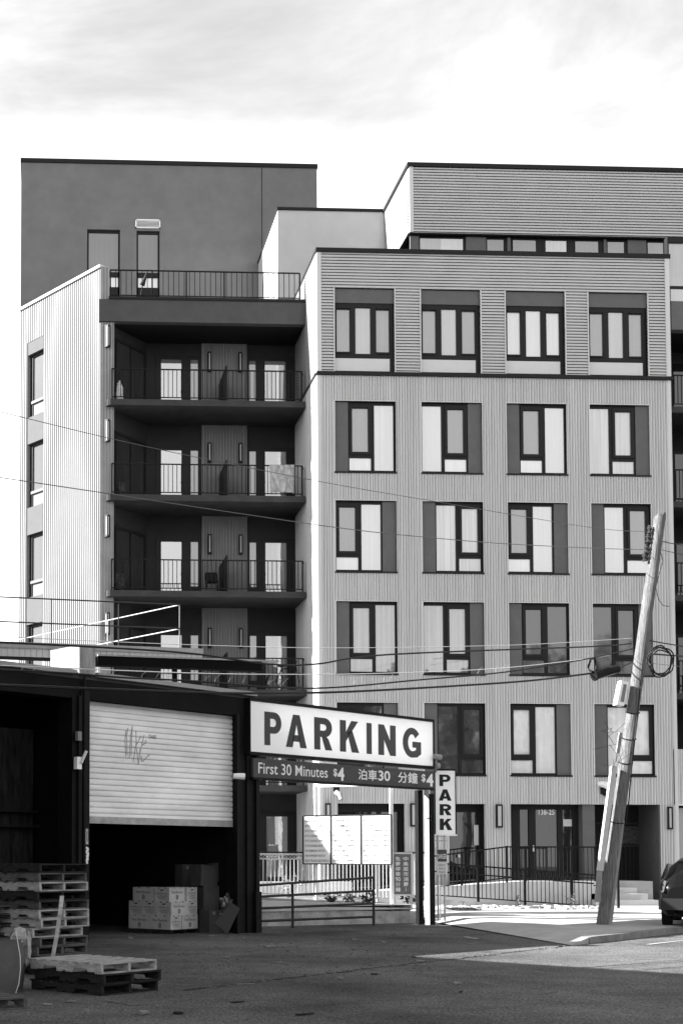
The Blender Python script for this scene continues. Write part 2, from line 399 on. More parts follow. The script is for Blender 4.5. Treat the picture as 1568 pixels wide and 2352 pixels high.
# solid core behind the cladding
mb = MB(); mb.box(XL + .1, XR - .02, YF + .2, 48.6, ZL, ZTOP - .14)
mb.box(XL + .1, g1[0] - .02, YF + .14, 48, 0, ZL); mb.box(g1[1] + .02, g2[0] - .02, YF + .14, 48, 0, ZL); mb.box(g2[1] + .02, g3[0] - .02, YF + .14, 48, 0, ZL)
build('wall_core', mb, soffit_m, bld)
LAY = [['POT', 'TOP', 'POT', 'TOP'], ['OTP', 'PTO', 'OTP', 'PTO'], ['POT', 'TOP', 'POT', 'TOP'], ['OTP', 'PTO', 'OTP', 'PTO']]
for r, (zb, zt) in enumerate(ROWS):
    for c, x in enumerate(COLX):
        tall = None
        if (r, c) in ((2, 2), (2, 3), (3, 1), (3, 0)): tall = glass('room_glass', .03, .09, .2, rough=.045)
        elif (r, c) in ((2, 0), (2, 1)): tall = glass('curtain_glass', .2, .16, .02, .22)
        elif (r, c) in ((3, 2), (3, 3)): tall = glass('blind_glass', .62, .05, .03)
        elif (r, c) in ((1, 1), (0, 3)): tall = glass('drape_glass', .36, .16, .02, .2)
        window(FF, x, zb, WW, zt - zb, LAY[r][c], tall=tall)
# top storey windows: header panel, three panes, white spandrel
for x in COLX:
    z0, z1 = TOPW; f = MB(); hp = z1 - .46; zs = z0 + .46
    a0, a1 = x + .005, x + WW - .02; yb, yf = -.17, -.06
    f.fbox(FF, a0, a1, yb, yf, hp - .13, hp); f.fbox(FF, a0, a1, yb, yf, zs - .02, zs + .14); f.fbox(FF, a0, a1, yb, yf, z0 - .05, z0 + .03)
    f.fbox(FF, a0, a0 + .03, yb, yf, z0 + .03, zs - .02); f.fbox(FF, a1 - .14, a1, yb, yf, z0 + .03, zs - .02)
    xs = [(.085, .515, g_op), (.695, 1.19, g_mid), (1.37, 1.80, g_op)]; ed = 0
    cuts = [0, .085, .515, .695, 1.19, 1.37, 1.80, a1 - a0]
    for k in range(0, 8, 2): f.fbox(FF, a0 + cuts[k], a0 + cuts[k + 1], yb, yf, zs + .14, hp - .13)
    o = build('window', f, frame_dark, bld)
    for k, (p, q, m) in enumerate(xs):
        ins = .05 if k != 1 else 0
        if ins:
            build('casement_rail', MB().fbox(FF, a0 + p, a0 + q, yb, yf + .03, hp - .13 - ins, hp - .13), frame_dark, o); build('casement_rail', MB().fbox(FF, a0 + p, a0 + q, yb, yf + .03, zs + .14, zs + .14 + ins), frame_dark, o)
        build('pane', MB().fbox(FF, a0 + p, a0 + q, yb, -.115, zs + .14 + ins, hp - .13 - ins), glass('clean_glass', .36, .2, .03) if x == COLX[2] else m, o)
    build('infill_panel', MB().fbox(FF, a0, a1, -.17, -.03, hp, z1 - .005), panel_grey, o)
    build('white_spandrel', MB().fbox(FF, a0 + .03, a1 - .14, -.17, -.05, z0 + .03, zs - .02), white_panel, o)
# flank facing the balconies
FL = Frame((XL, 0, 0), (0, -1))     # along A runs toward the street; outward is -X
YW = 46.2
ZTER = at(470, 684, 44.3).z
mb = MB(); mb.ribs(FL, -YW - .3, -YF - .03, .2, ZB - .06, 0, .088, .026, back=-.1); build('ribbed_cladding', mb, metal_light, bld)
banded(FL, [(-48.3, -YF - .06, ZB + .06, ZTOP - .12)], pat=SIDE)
mb = MB(); mb.fbox(FL, -YW, -YF - .1, -.1, .05, ZB - .055, ZB + .055); build('storey_band', mb, cap_dark, bld)
# ------------------------------------------------------------------ left wing
YP = 44.4
pA = at(231, 700, YP); XPL = pA.x; XPR = at(262, 1100, YP).x
FP = Frame((0, YP, 0), (1, 0))
ZPAR = at(231, 612, YP).z
zsl = [at(470, v, 44.2).z for v in (920, 1138, 1358, 1583, 1803)]
ZFB = at(470, 741, 44.3).z
mb = MB().ribs(FP, XPL, XPR, .2, ZFB + .4, 0, .1, .022, back=-.15)
mb.ribs(FP, XPL, at(252, 650, YP).x, ZFB + .4, ZPAR, 0, .1, .022, back=-.15); build('ribbed_cladding', mb, mat('pier_cladding', .30, .6, .08, 2), bld)
LD = Vector((-.594, .804, 0)); LLEN = 4.62
FW = Frame((XPL + LD.x * LLEN, YP + LD.y * LLEN, 0), (.594, -.804))     # lit end wall: a=0 far end, a=LLEN at the pier
wa0, _z = on(FW, 63.5, 900); wa1, _z = on(FW, 99.5, 900)
def zrow(v0): return on(FW, 99.5, v0)[1]
strip = []
wz = [(zrow(945), zrow(799.5)), (zrow(1155), zrow(1006.5)), (zrow(1364), zrow(1218)), (zrow(1574), zrow(1427))]
ZP0 = zrow(770.6)
mb = MB(); grid_fill(mb, [(wa0, wa1, 2.0, ZP0)], 0, LLEN, 0, ZPAR - .04, lambda a, b, c, d: mb.ribs(FW, a, b, c, d, -.085, .112, .09, back=-.18, prof=((0, 1), (.50, 1), (.52, 0), (.96, 0))))
build('ribbed_cladding', mb, mat('sun_toned_cladding', .21, .5, .04, 1.5), bld)  # toned below the main cladding, to offset the strong sun on this wall
o = None
for i, (z0, z1) in enumerate(wz):
    f = MB(); e = .06
    f.fbox(FW, wa0, wa1, -.24, -.13, z1 - .1, z1); f.fbox(FW, wa0, wa0 + .16, -.24, -.13, z0, z1 - .1); f.fbox(FW, wa1 - .1, wa1, -.24, -.13, z0, z1 - .1)
    o = build('window', f, frame_dark, bld)
    build('pane', MB().fbox(FW, wa0 + .16, wa1 - .1, -.24, -.17, z0 + .6, z1 - .1), glass('flank_glass', .07, .14, .02), o)
    build('sill', MB().fbox(FW, wa0 + .1, wa1, -.24, -.1, z0 + .5, z0 + .6), mat('flank_sill', .14, .6), o)
    build('white_spandrel', MB().fbox(FW, wa0 + .16, wa1, -.24, -.16, z0, z0 + .5), mat('flank_spandrel_sun_toned', .15, .6), o)  # the front's white spandrel, darkened in colour because sun strikes this wall
    zt = ZP0 if i == 0 else wz[i - 1][0]
    build('infill_panel', MB().fbox(FW, wa0, wa1, -.24, -.012, z1, zt), mat('pale_panel', .10, .9, .05, 3, .2, 60), bld)
mb = MB(); mb.fbox(FW, -.02, LLEN + .03, -.25, .06, ZPAR - .04, ZPAR + .05); build('parapet_cap', mb, metal_light, bld)
mb = MB(); mb.prism([FW.p(.02, -.19, .1), FW.p(LLEN - .1, -.19, .1), Vector((XPR - .02, YP + .15, .1)), Vector((XPR - .02, 50, .1)), FW.p(.02, -5, .1)], (0, 0, ZTER - .3)); build('wall_core', mb, soffit_m, bld)
# terrace parapet over the balconies
YB = 44.3
xa, xb = at(228.5, 700, YB).x, XL - .015
mb = MB(); mb.box(xa, xb, YB, YB + .25, ZFB, ZTER - .1); build('terrace_parapet', mb, mat('dark_parapet_stucco', .075, .95, .12, 2.5, .5, 60), bld)
mb = MB(); mb.box(at(250, 690, YB).x, xb + .01, YB - .04, YB + .3, ZTER - .1, ZTER - .01); build('parapet_cap', mb, cap_dark, bld)
mb = MB(); mb.box(xa + .1, xb, YB + .25, 53, ZFB + .01, ZTER - .12); build('terrace_floor', mb, soffit_m, bld)
def railing(p0, p1, z0, z1, n, posts=(), rad=.011, name='railing', m=None, parent=bld, top=.022, ends=True, base=.1):
    mb = MB(); p0 = Vector(p0); p1 = Vector(p1)
    def q(t, z): w = p0.lerp(p1, t); return Vector((w.x, w.y, z))
    mb.bar(q(0, z1), q(1, z1), top * 2, top * 1.6); mb.bar(q(0, z0 + base), q(1, z0 + base), .03, .03)
    for i in range(1, n): mb.bar(q(i / n, z0 + base), q(i / n, z1), rad * 2)
    for t in ([0, 1] if ends else []) + list(posts): mb.bar(q(t, z0), q(t, z1), .045)
    return build(name, mb, m or rail_black, parent)
YR = 44.42
ra, rb_ = at(254, 640, YR), at(688, 640, YR)
railing((ra.x, YR, 0), (rb_.x, YR, 0), ZTER - .01, at(470, 624, YR).z, 36, posts=(.4, .6, .22))
# balconies
for i, z in enumerate(zsl):
    s0, s1 = at(245.5, 1100, 44.15).x, XL - .06
    pts = [(s0, 44.28), (s0 + .04, 44.19), (s0 + .12, 44.15), (s1, 44.15), (s1, YW + .1), (XPR - .05, YW + .1), (XPR - .05, YP + .3), (s0, YP + .3)]
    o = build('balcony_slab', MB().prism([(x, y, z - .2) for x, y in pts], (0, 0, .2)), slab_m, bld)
    b0, b1 = at(257.5, 1100, 44.25).x, XL - .16
    rl = railing((b0, 44.25, 0), (b1, 44.25, 0), z, z + 1.05, 44, parent=o)
    build('rail_return', MB().bar((b0, 44.25, z + 1.05), (b0, YP - .01, z + 1.05), .04), rail_black, o)
    build('rail_return', MB().bar((b1, 44.25, z + 1.05), (b1 + .1, 44.6, z + 1.05), .04), rail_black, o)
    dx = at(521, 1100, 44.3).x
    build('divider', MB().box(dx - .02, dx + .02, 44.32, YW - .05, z + .08, z + 1.25), frame_dark, o)
XA0, YA0 = XPR, YP + .35
XA1 = at(337, 1100, YW).x
FA = Frame((XA0, YA0, 0), (XA1 - XA0, YW - YA0)); ALEN = math.hypot(XA1 - XA0, YW - YA0)
FBK = Frame((0, YW, 0), (1, 0))
levels = list(zip(zsl, [ZFB] + [z - .2 for z in zsl[:-1]])) + [(.98, zsl[-1] - .2)]
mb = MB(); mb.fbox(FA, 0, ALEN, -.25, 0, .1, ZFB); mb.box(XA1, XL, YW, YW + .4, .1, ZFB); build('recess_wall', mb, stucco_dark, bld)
def lamp(fr, a, z, n, w=.14, h=.72, diamond=False, parent=bld, d=.12):
    c = fr.p(a, n, z); f = MB(); g = MB(); ang = math.atan2(fr.A.y, fr.A.x) + (R(45) if diamond else 0)
    M = Matrix.Translation(c + fr.N * (w * .5 if diamond else d / 2)) @ Matrix.Rotation(ang, 4, 'Z'); hw, hd = w / 2, (w / 2 if diamond else d / 2)
    f.box(-hw, hw, -hd, hd, -h / 2, -h / 2 + .05, M); f.box(-hw, hw, -hd, hd, h / 2 - .05, h / 2, M)
    for sx in (-1, 1):
        for sy in (-1, 1):
            t = .042; f.box(sx * hw - (t if sx > 0 else 0), sx * hw + (t if sx < 0 else 0), sy * hd - (t if sy > 0 else 0), sy * hd + (t if sy < 0 else 0), -h / 2 + .05, h / 2 - .05, M)
    g.box(-hw + .012, hw - .012, -hd + .012, hd - .012, -h / 2 + .05, h / 2 - .05, M)
    o = build('wall_lamp', f, frame_dark, parent); build('diffuser', g, lamp_glass, o); return o
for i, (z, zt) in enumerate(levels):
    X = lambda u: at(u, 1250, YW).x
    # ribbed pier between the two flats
    build('ribbed_cladding', MB().ribs(FBK, X(463), X(567), z, zt, .06, .1, .026, back=-.02), mat('shaded_recess_cladding', .20, .7, .1, 1.5), bld)  # main cladding in a darker copy: shade of the recess put into the colour
    if i < 5:
        for u in (480.5, 551.5): lamp(FBK, X(u), z + 2.02, .086, .13, .68, d=.12)
        lamp(FP, at(247, 1000, YP).x, z + 2.18, .01, .135, .74, diamond=True)
    hd = z + 2.12
    # left flat: door and side light
    f = MB(); f.fbox(FBK, X(359), X(462), 0, .05, hd, hd + .14)
    for p, q in ((359, 370), (417, 438), (455, 462)): f.fbox(FBK, X(p), X(q), 0, .05, z, hd)
    f.fbox(FBK, X(438), X(455), 0, .05, z + .4, z + .56); f.fbox(FBK, X(370), X(417), 0, .05, z, z + .05)
    o = build('balcony_door', f, frame_dark, bld)
    build('pane', MB().fbox(FBK, X(370), X(417), 0, .02, z + .05, hd), g_door, o)
    build('pane', MB().fbox(FBK, X(438), X(455), 0, .02, z + .56, hd), g_op, o); build('lower_pane', MB().fbox(FBK, X(438), X(455), 0, .02, z, z + .4), g_door, o)
    build('handle', MB().bar(FBK.p(X(420), .1, z + 1.0), FBK.p(X(415), .1, z + 1.0), .03).bar(FBK.p(X(420), .05, z + 1.0), FBK.p(X(420), .1, z + 1.0), .03), frame_dark, o)
    # right flat
    f = MB(); f.fbox(FBK, X(568), X(674), 0, .05, hd, hd + .14)
    for p, q in ((568, 573), (588, 609), (657, 674)): f.fbox(FBK, X(p), X(q), 0, .05, z, hd)
    f.fbox(FBK, X(573), X(588), 0, .05, z + .4, z + .56); f.fbox(FBK, X(609), X(657), 0, .05, z, z + .05)
    o = build('balcony_door', f, frame_dark, bld)
    build('pane', MB().fbox(FBK, X(609), X(657), 0, .02, z + .05, hd), glass('curtain_door_glass', .2, .22, .03), o)
    build('pane', MB().fbox(FBK, X(573), X(588), 0, .02, z + .56, hd), g_op, o); build('lower_pane', MB().fbox(FBK, X(573), X(588), 0, .02, z, z + .4), g_door, o)
    build('handle', MB().bar(FBK.p(X(604), .1, z + 1.0), FBK.p(X(609), .1, z + 1.0), .03).bar(FBK.p(X(604), .05, z + 1.0), FBK.p(X(604), .1, z + 1.0), .03), frame_dark, o)
    # window in the slanted wall
    f = MB(); a0, a1 = .06, ALEN - .12
    f.fbox(FA, a0, a1, 0, .05, z, z + .1); f.fbox(FA, a0, a1, 0, .05, hd + .1, hd + .2)
    for p in (a0, (a0 + a1) / 2 - .05, a1 - .08): f.fbox(FA, p, p + .08, 0, .05, z + .1, hd + .1)
    o = build('window', f, frame_dark, bld)
    build('pane', MB().fbox(FA, a0 + .08, a1 - .08, 0, .025, z + .1, hd + .1), glass('slant_glass', .03, .07, .05), o)
# ------------------------------------------------------------------ rear blocks
YC = 48.3; YK = 52.8
kx0, kx1 = at(49, 500, YK).x, at(728, 500, YK).x; kz = at(400, 375, YK).z
FK = Frame((0, YK, 0), (1, 0))
kw = [(at(200.5, 600, YK).x, at(276, 600, YK).x, ZTER - .1, at(240, 527, YK).z), (at(314, 600, YK).x, at(367, 600, YK).x, ZTER - .1, at(340, 530, YK).z)]
mb = MB(); grid_fill(mb, kw, kx0, kx1, 8, kz, lambda a, b, c, d: mb.box(a, b, YK, YK + .3, c, d)); mb.box(kx0, kx1, YK + .3, YK + 9, 8, kz - .02)
build('rear_block_wall', mb, stucco_mid, bld)
mb = MB(); mb.box(kx0 - .03, kx1 + .03, YK - .05, YK + 9.05, kz - .09, kz + .07); build('parapet_cap', mb, cap_dark, bld)
jx = at(601.5, 500, YK).x
build('control_joint', MB().box(jx - .012, jx + .012, YK - .012, YK + .01, ZTER, kz - .1), frame_dark, bld)
for a, b, c, d in kw:
    f = MB(); c2 = c + .1
    f.fbox(FK, a, b, -.2, -.08, d - .1, d); f.fbox(FK, a, a + .07, -.2, -.08, c2, d - .1); f.fbox(FK, b - .07, b, -.2, -.08, c2, d - .1); lz0, lz1 = at(240, 657, YK).z, at(240, 634, YK).z; f.fbox(FK, a, b, -.2, -.08, lz1, lz1 + .2); f.fbox(FK, a, b, -.2, -.08, c2, lz0)
    o = build('window', f, frame_dark, bld)
    build('pane', MB().fbox(FK, a + .07, b - .07, -.2, -.12, lz1 + .2, d - .1), glass('grey_glass', .06, .12, .05), o)
    build('lower_pane', MB().fbox(FK, a + .07, b - .07, -.2, -.12, lz0, lz1), g_low, o)
vz0, vz1 = at(339, 525, YK).z, at(339, 505, YK).z; f = MB(); a, b = at(311, 515, YK).x, at(368.5, 515, YK).x
f.fbox(FK, a, b, 0, .05, vz0, vz0 + .04); f.fbox(FK, a, b, 0, .05, vz1 - .04, vz1); f.fbox(FK, a, a + .05, 0, .05, vz0, vz1); f.fbox(FK, b - .05, b, 0, .05, vz0, vz1)
for k in range(5): z = vz0 + .06 + k * (vz1 - vz0 - .1) / 5; f.add([FK.p(a + .05, .045, z), FK.p(b - .05, .045, z), FK.p(b - .05, .0, z + .05), FK.p(a + .05, .0, z + .05)], [(0, 1, 2, 3)])
build('vent_grille', f, mat('white_paint', .75, .5), bld)
cx0, cx1 = at(638, 550, YC).x, at(900, 550, YC).x; cz = at(760, 485, YC).z
mb = MB(); mb.box(cx0, cx1, YC, YK, ZTER - .2, cz); build('pale_block_wall', mb, stucco_pale, bld)
mb = MB(); mb.box(cx0 - .03, cx1, YC - .05, YK, cz, cz + .1); build('parapet_cap', mb, cap_dark, bld)
# penthouse
YQ = 45.0; FQ = Frame((0, YQ, 0), (1, 0))
qx0 = at(938.5, 450, YQ).x; qz1 = at(1250, 383, YQ).z; qz0 = at(1250, 540, YQ).z
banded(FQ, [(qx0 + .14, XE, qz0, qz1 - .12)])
FQL = Frame((qx0, 0, 0), (0, -1))
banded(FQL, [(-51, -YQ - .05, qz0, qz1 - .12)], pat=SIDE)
mb = MB().box(qx0 + .005, qx0 + .14, YQ - .055, YQ + .3, qz0, qz1 - .12); build('corner_trim', mb, metal_light, bld)
mb = MB().box(qx0 - .06, XE, YQ - .09, 51, qz1 - .12, qz1 + .02); build('parapet_cap', mb, cap_dark, bld)
mb = MB().box(qx0 + .2, XE, YQ + .2, 51, qz0 + .02, qz1 - .14); mb.box(qx0 + .25, XE, YQ + .34, 50.9, ZTOP - .6, qz0 + .02)
mb.box(qx0 - 2, XE, YQ - 2.2, 51, ZTOP - .7, ZTOP - .6); build('wall_core', mb, soffit_m, bld)
mb = MB().box(qx0 + .03, XE, YQ + .03, YQ + .3, qz0 - .03, qz0 - .002); build('soffit', mb, cap_dark, bld)
FQW = Frame((0, YQ + .2, 0), (1, 0)); Xq = lambda u: at(u, 560, YQ + .18).x
f = MB().fbox(FQW, Xq(961), Xq(1545), -.1, 0, ZTOP - .6, qz0 - .03); o = build('window_band', f, frame_dark, bld)
for p, q, m in ((964, 1012, g_mid), (1012, 1062, g_tall), (1118, 1155, g_op), (1177, 1229, g_op), (1252, 1299, g_tall), (1320, 1372, g_op), (1394, 1431, g_op), (1486, 1521, g_op)):
    build('pane', MB().fbox(FQW, Xq(p), Xq(q), -.02, .03, ZTOP - .3, qz0 - .12), m, o)
for p, q in ((941, 961), (1069, 1115), (1164, 1171), (1385, 1391), (1440, 1482)):
    build('infill_panel', MB().fbox(FQW, Xq(p), Xq(q), -.02, .05, ZTOP - .6, qz0 - .04), panel_grey, o)
lamp(FQW, Xq(1096), ZTOP + .35, .05, .14, .6)
# ------------------------------------------------------------------ right wing with recessed balconies
zq = lambda v: at(1552, v, YF).z
mb = MB().box(XR + .07, XE, YF + .0, YF + .3, zq(757), zq(692)); build('infill_panel', mb, panel_grey, bld)
mb = MB().box(XR + .07, XE, YF + .02, YF + .3, zq(691), zq(664)); build('white_spandrel', mb, white_panel, bld)
f = MB().box(XR + .05, XE, YF + .06, YF + .3, zq(664), zq(655)); f.box(XR + .05, XE, YF + .06, YF + .3, zq(555), zq(541)); f.box(XR + .01, XR + .05, YF + .06, YF + .3, zq(664), zq(541))
o = build('window', f, frame_dark, bld); build('pane', MB().box(XR + .05, XE, YF + .12, YF + .3, zq(655), zq(555)), g_mid, o)
mb = MB().box(XR - .02, XE, YF + 2, 48.6, ZREC - .2, zq(600)); mb.box(XR - .02, XE, YF + .3, YF + 2.0, zq(756), zq(600)); build('wall_core', mb, soffit_m, bld)
mb = MB().box(XR + .02, XE, YF + .15, YF + 2, ZREC - .25, ZREC - .02); mb.box(XR + .0, XE, YF + .03, YF + .15, ZREC - .06, ZREC + .03); build('terrace_floor', mb, cap_dark, bld)
for v in (932, 1150, 1365, 1591):
    z = zq(v); o = build('balcony_slab', MB().box(XR + .03, XE, YF + .06, YF + 2.0, z - .2, z), slab_m, bld)
    railing((XR + .06, YF + .12, 0), (XE, YF + .12, 0), z, z + 1.05, 90, parent=o)
    for k in range(3):
        f = MB(); x = XR + .9 + k * 3.2
        f.box(x, x + 2.2, YF + 1.9, YF + 2.0, z, z + 2.2); o2 = build('balcony_door', f, frame_dark, bld)
        build('pane', MB().box(x + .1, x + 1.0, YF + 1.87, YF + 1.95, z + .1, z + 2.1), g_dark, o2); build('pane', MB().box(x + 1.2, x + 2.1, YF + 1.87, YF + 1.95, z + .1, z + 2.1), g_dark, o2)
# ------------------------------------------------------------------ ground floor
PZ = .98
# shop front left and narrow door
YG = YF + .55; FG = Frame((0, YG, 0), (1, 0))
for (a, b), nd in ((g1, 3), (g2, 1)):
    f = MB(); f.fbox(FG, a - .1, b + .1, 0, .07, ZL - .25, ZL + .1)
    for k in range(nd + 1):
        x = a + (b - a) * k / nd; f.fbox(FG, x - .07, x + .07, 0, .07, .2, ZL - .25)
    o = build('glazed_front', f, frame_dark, bld)
    build('pane', MB().fbox(FG, a - .1, b + .1, -.05, .02, .2, ZL - .25), g_dark, o)
    if nd == 1:
        build('paper_notice', MB().fbox(FG, a + .95, a + 1.1, .06, .075, 2.1, 2.75), white_panel, o)
        build('handle', MB().fbox(FG, a + .4, a + .5, .07, .14, 1.7, 1.8), mat('steel', .5, .3, metal=1), o)
# main entrance
xs = [at(u, 1950, YG).x for u in (1171.5, 1192, 1212, 1228, 1278, 1290, 1312, 1329)]
f = MB(); f.fbox(FG, g3[0] - .1, xs[7], 0, .08, ZL - .16, ZL + .1)
for k, (i, j) in enumerate(((0, 1), (2, 3), (4, 5), (6, 7))): f.fbox(FG, xs[i] - (.1 if i == 0 else 0), xs[j], 0, .08, PZ, ZL - .16)
f.fbox(FG, xs[3], xs[4], 0, .08, PZ, PZ + .3)
o = build('entrance_door', f, frame_dark, bld)
for k, (i, j) in enumerate(((1, 2), (3, 4), (5, 6))):
    build('pane', MB().fbox(FG, xs[i], xs[j], -.05, .03, PZ + (.3 if i == 3 else 0), ZL - .16), g_dark if i != 3 else glass('door_grey_glass', .035, .05, .03), o)
nz = at(1250, 1868, YG).z
build('house_number', put_text(MB(), FG, '138-25', at(1235, 1860, YG).x, at(1271, 1860, YG).x, at(1250, 1871.5, YG).z, at(1250, 1859.5, YG).z, .03, .008), mat('white_letters', .8, .5), o)
build('notice_sheet', MB().fbox(FG, at(1291, 1890, YG).x, at(1312, 1890, YG).x, .03, .045, at(1300, 1898, YG).z, at(1300, 1882, YG).z), white_panel, o)
build('handle', MB().fbox(FG, xs[2] + .1, xs[2] + .15, .08, .14, 1.9, 2.1), mat('steel', .5, .3, metal=1), o)
c0, c1 = at(1338, 1950, YF + .1).x, at(1366, 1950, YF + .1).x
build('entrance_column', MB().box(c0, c1, YF + .1, YF + .45, PZ, ZL), panel_grey, bld)
# recessed service gate
YS = YF + 1.5; FS = Frame((0, YS, 0), (1, 0)); s0, s1 = at(1366, 1950, YS).x, at(1491, 1950, YS).x
mb = MB().box(c1, s1 + .9, YS + .05, YS + .3, .3, ZL); mb.box(xs[7], c1, YF + .45, YG + .1, PZ, ZL); build('recess_wall', mb, soffit_m, bld)
f = MB(); f.fbox(FS, s0, s1, 0, .06, at(1450, 1893, YS).z, at(1450, 1889, YS).z); f.fbox(FS, s0, s1, 0, .06, at(1450, 1945, YS).z, at(1450, 1940, YS).z)
for k in range(14): x = s0 + (s1 - s0) * k / 13; f.fbox(FS, x - .012, x + .012, .0, .04, PZ, at(1450, 1945, YS).z)
o = build('service_gate', f, mat('gate_paint', .03, .5), bld)
build('mesh_panel', MB().fbox(FS, s0 + .2, s1 - .2, .0, .02, at(1450, 1938, YS).z, at(1450, 1898, YS).z), mat('gate_mesh', .05, .7, .8, 30), o)
p0_, p1_ = at(1513, 1950, YF).x, at(1545, 1950, YF).x
mb = MB().box(p0_, p1_, YF - .0, YF + 1.5, .2, ZL); build('ground_floor_pier', mb, mat('pier_stucco', .10, .9, .12, 2, .3, 50), bld)
lamp(FF, at(1535, 1880, YF).x, at(1535, 1879, YF).z, 0, .16, .72); lamp(FF, at(1143.5, 1880, YF).x, at(1143, 1874.5, YF).z, .025, .2, .74); lamp(FF, at(946.5, 1880, YF).x, at(946, 1872, YF).z, .025, .17, .74); lamp(FF, at(752, 1880, YF).x, at(752, 1872, YF).z, .025, .17, .74)
mb = MB().box(p1_, p1_ + .13, YF + .2, YF + .4, .2, ZL); mb.box(gar[1], XE, YF + .1, YF + .4, .2, ZL); mb.box(p1_, gar[1], YF + .35, YF + .5, .2, ZL); build('garage_frame', mb, frame_dark, bld)
mb = MB().ribs(Frame((0, YF + .3, 0), (1, 0)), p1_ + .13, gar[1], .2, ZL - .1, 0, .075, .012, horiz=True, back=-.04); build('garage_door', mb, mat('garage_slats', .42, .6), bld)
# security camera and flood light on the front
def seccam(u, v, flip=1):
    p = at(u, v, YF); f = MB().box(p.x - .09, p.x + .09, YF - .06, YF + .1, p.z + .12, p.z + .3)
    f.tube([(p.x, YF - .03, p.z + .15), (p.x, YF - .2, p.z)], .03); o = build('security_camera', f, frame_dark, bld)
    g = MB(); 
    g.tube([(p.x - .03, YF - .1, p.z + .08), (p.x + .06, YF - .22, p.z - .0), (p.x + .1, YF - .3, p.z - .16)], .09, 8, .07); build('camera_head', g, mat('camera_grey', .25, .5), o)
seccam(772, 1826); 
p = at(1384, 1808, YF); f = MB().box(p.x - .1, p.x + .12, YF - .08, YF + .1, p.z - .22, p.z - .02); f.tube([(p.x, YF, p.z - .2), (p.x + .1, YF - .25, p.z - .3)], .06); o = build('security_camera', f, frame_dark, bld)
build('flood_light', MB().tube([(p.x - .18, YF - .05, p.z + .1), (p.x - .1, YF - .1, p.z + .1), (p.x + .02, YF - .2, p.z + .05), (p.x + .1, YF - .26, p.z + .02)], .07, 10, .13), mat('white_paint', .75, .5), o)
# ------------------------------------------------------------------ warehouse on the left
steel = mat('dark_painted_steel', .007, .6, .35, 4, .2, 30)
brick_dark = mat('near_black_wall', .008, .9, .35, 1.5, .5, 30)  # near-black, slightly mottled wall tone
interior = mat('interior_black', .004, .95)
white_paint = mat('white_paint', .75, .5)
trim_m = mat('roof_edge_metal', .24, .6, .2, 2)
A0 = gnd(590, 2142); WD = Vector((.775, .632, 0)).normalized()
FH = Frame((A0.x, A0.y, 0), (WD.x, WD.y))
wh = thing('warehouse', 'low dark warehouse with one half open roller shutter, left of the parking gate', 'warehouse', (A0.x, A0.y, 0), math.atan2(WD.y, WD.x))
aL = -12.0
ZH = on(FH, 400, 1571)[1]                 # roof edge
a_p0, a_p1 = on(FH, 540, 1900)[0], on(FH, 590, 1900)[0]
a_s0, a_s1 = on(FH, 205, 1800, -.25)[0], on(FH, 534, 1800, -.25)[0]
zs1 = on(FH, 370, 1623, -.25)[1]; zs0 = on(FH, 370, 1893, -.25)[1]
a_l1 = on(FH, 166, 1900)[0]
DEP = 9.0
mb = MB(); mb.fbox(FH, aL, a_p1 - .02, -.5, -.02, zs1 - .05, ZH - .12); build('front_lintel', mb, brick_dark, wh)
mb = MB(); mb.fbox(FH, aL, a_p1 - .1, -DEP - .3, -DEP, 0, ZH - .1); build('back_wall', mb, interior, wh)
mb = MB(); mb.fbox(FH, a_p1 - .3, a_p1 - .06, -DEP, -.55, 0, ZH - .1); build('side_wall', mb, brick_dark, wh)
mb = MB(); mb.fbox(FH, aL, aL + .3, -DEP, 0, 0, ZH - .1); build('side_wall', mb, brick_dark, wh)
mb = MB(); mb.fbox(FH, aL, a_p1 - .02, -DEP - .3, -.02, ZH - .12, ZH + .02); build('roof', mb, mat('tar_roof', .05, .95), wh)
mb = MB(); mb.fbox(FH, aL, on(FH, 172, 1530)[0], -.02, .08, ZH - .06, ZH + .03); build('roof_edge', mb, trim_m, wh)
mb = MB(); mb.fbox(FH, on(FH, 221, 1545)[0], a_p1 - .05, -.02, .08, ZH - .06, ZH + .03); build('roof_edge', mb, trim_m, wh)
# pier poking above the roof edge
pa0, pa1 = on(FH, 183, 1540, .05)[0], on(FH, 219.5, 1540, .05)[0]; pz = on(FH, 200, 1484, .05)[1]
mb = MB(); mb.fbox(FH, pa0, pa1, -.85, .05, ZH - .05, pz); build('parapet_pier', mb, mat('streaked_plaster', .24, .9, .5, 2.2, .4, 30, stretch=(3, 3, .5)), wh)
# front columns with their pipes
mb = MB(); a_c1 = on(FH, 205, 1800, 0)[0]; mb.fbox(FH, a_l1, a_c1, -.45, .0, 0, zs1); mb.fbox(FH, a_l1 + .12, a_l1 + .2, .0, .06, 0, zs1); mb.fbox(FH, a_c1 - .24, a_c1 - .01, 0, .03, .0, zs1 + .12); build('column', mb, steel, wh)
mb = MB(); mb.tube([FH.p(a_l1 + .27, .05, 1.2), FH.p(a_l1 + .27, .05, zs1 + .4)], .03, 8); build('conduit', mb, steel, wh)
mb = MB(); mb.fbox(FH, a_s1, a_p1, -.45, -.03, 0, ZH - .1); mb.fbox(FH, a_p0 + .02, a_p0 + .1, -.03, .05, 0, ZH - .5); mb.fbox(FH, a_p1 - .1, a_p1 - .0, -.5, .08, 0, ZH - .35); mb.fbox(FH, a_p1 - .34, a_p1 - .1, -.03, .02, 0, ZH - .5)
build('column', mb, steel, wh)
mb = MB(); mb.fbox(FH, a_p1 - .16, a_p1 + .02, .06, .12, 0, .9); build('bumper_plate', mb, steel, wh)
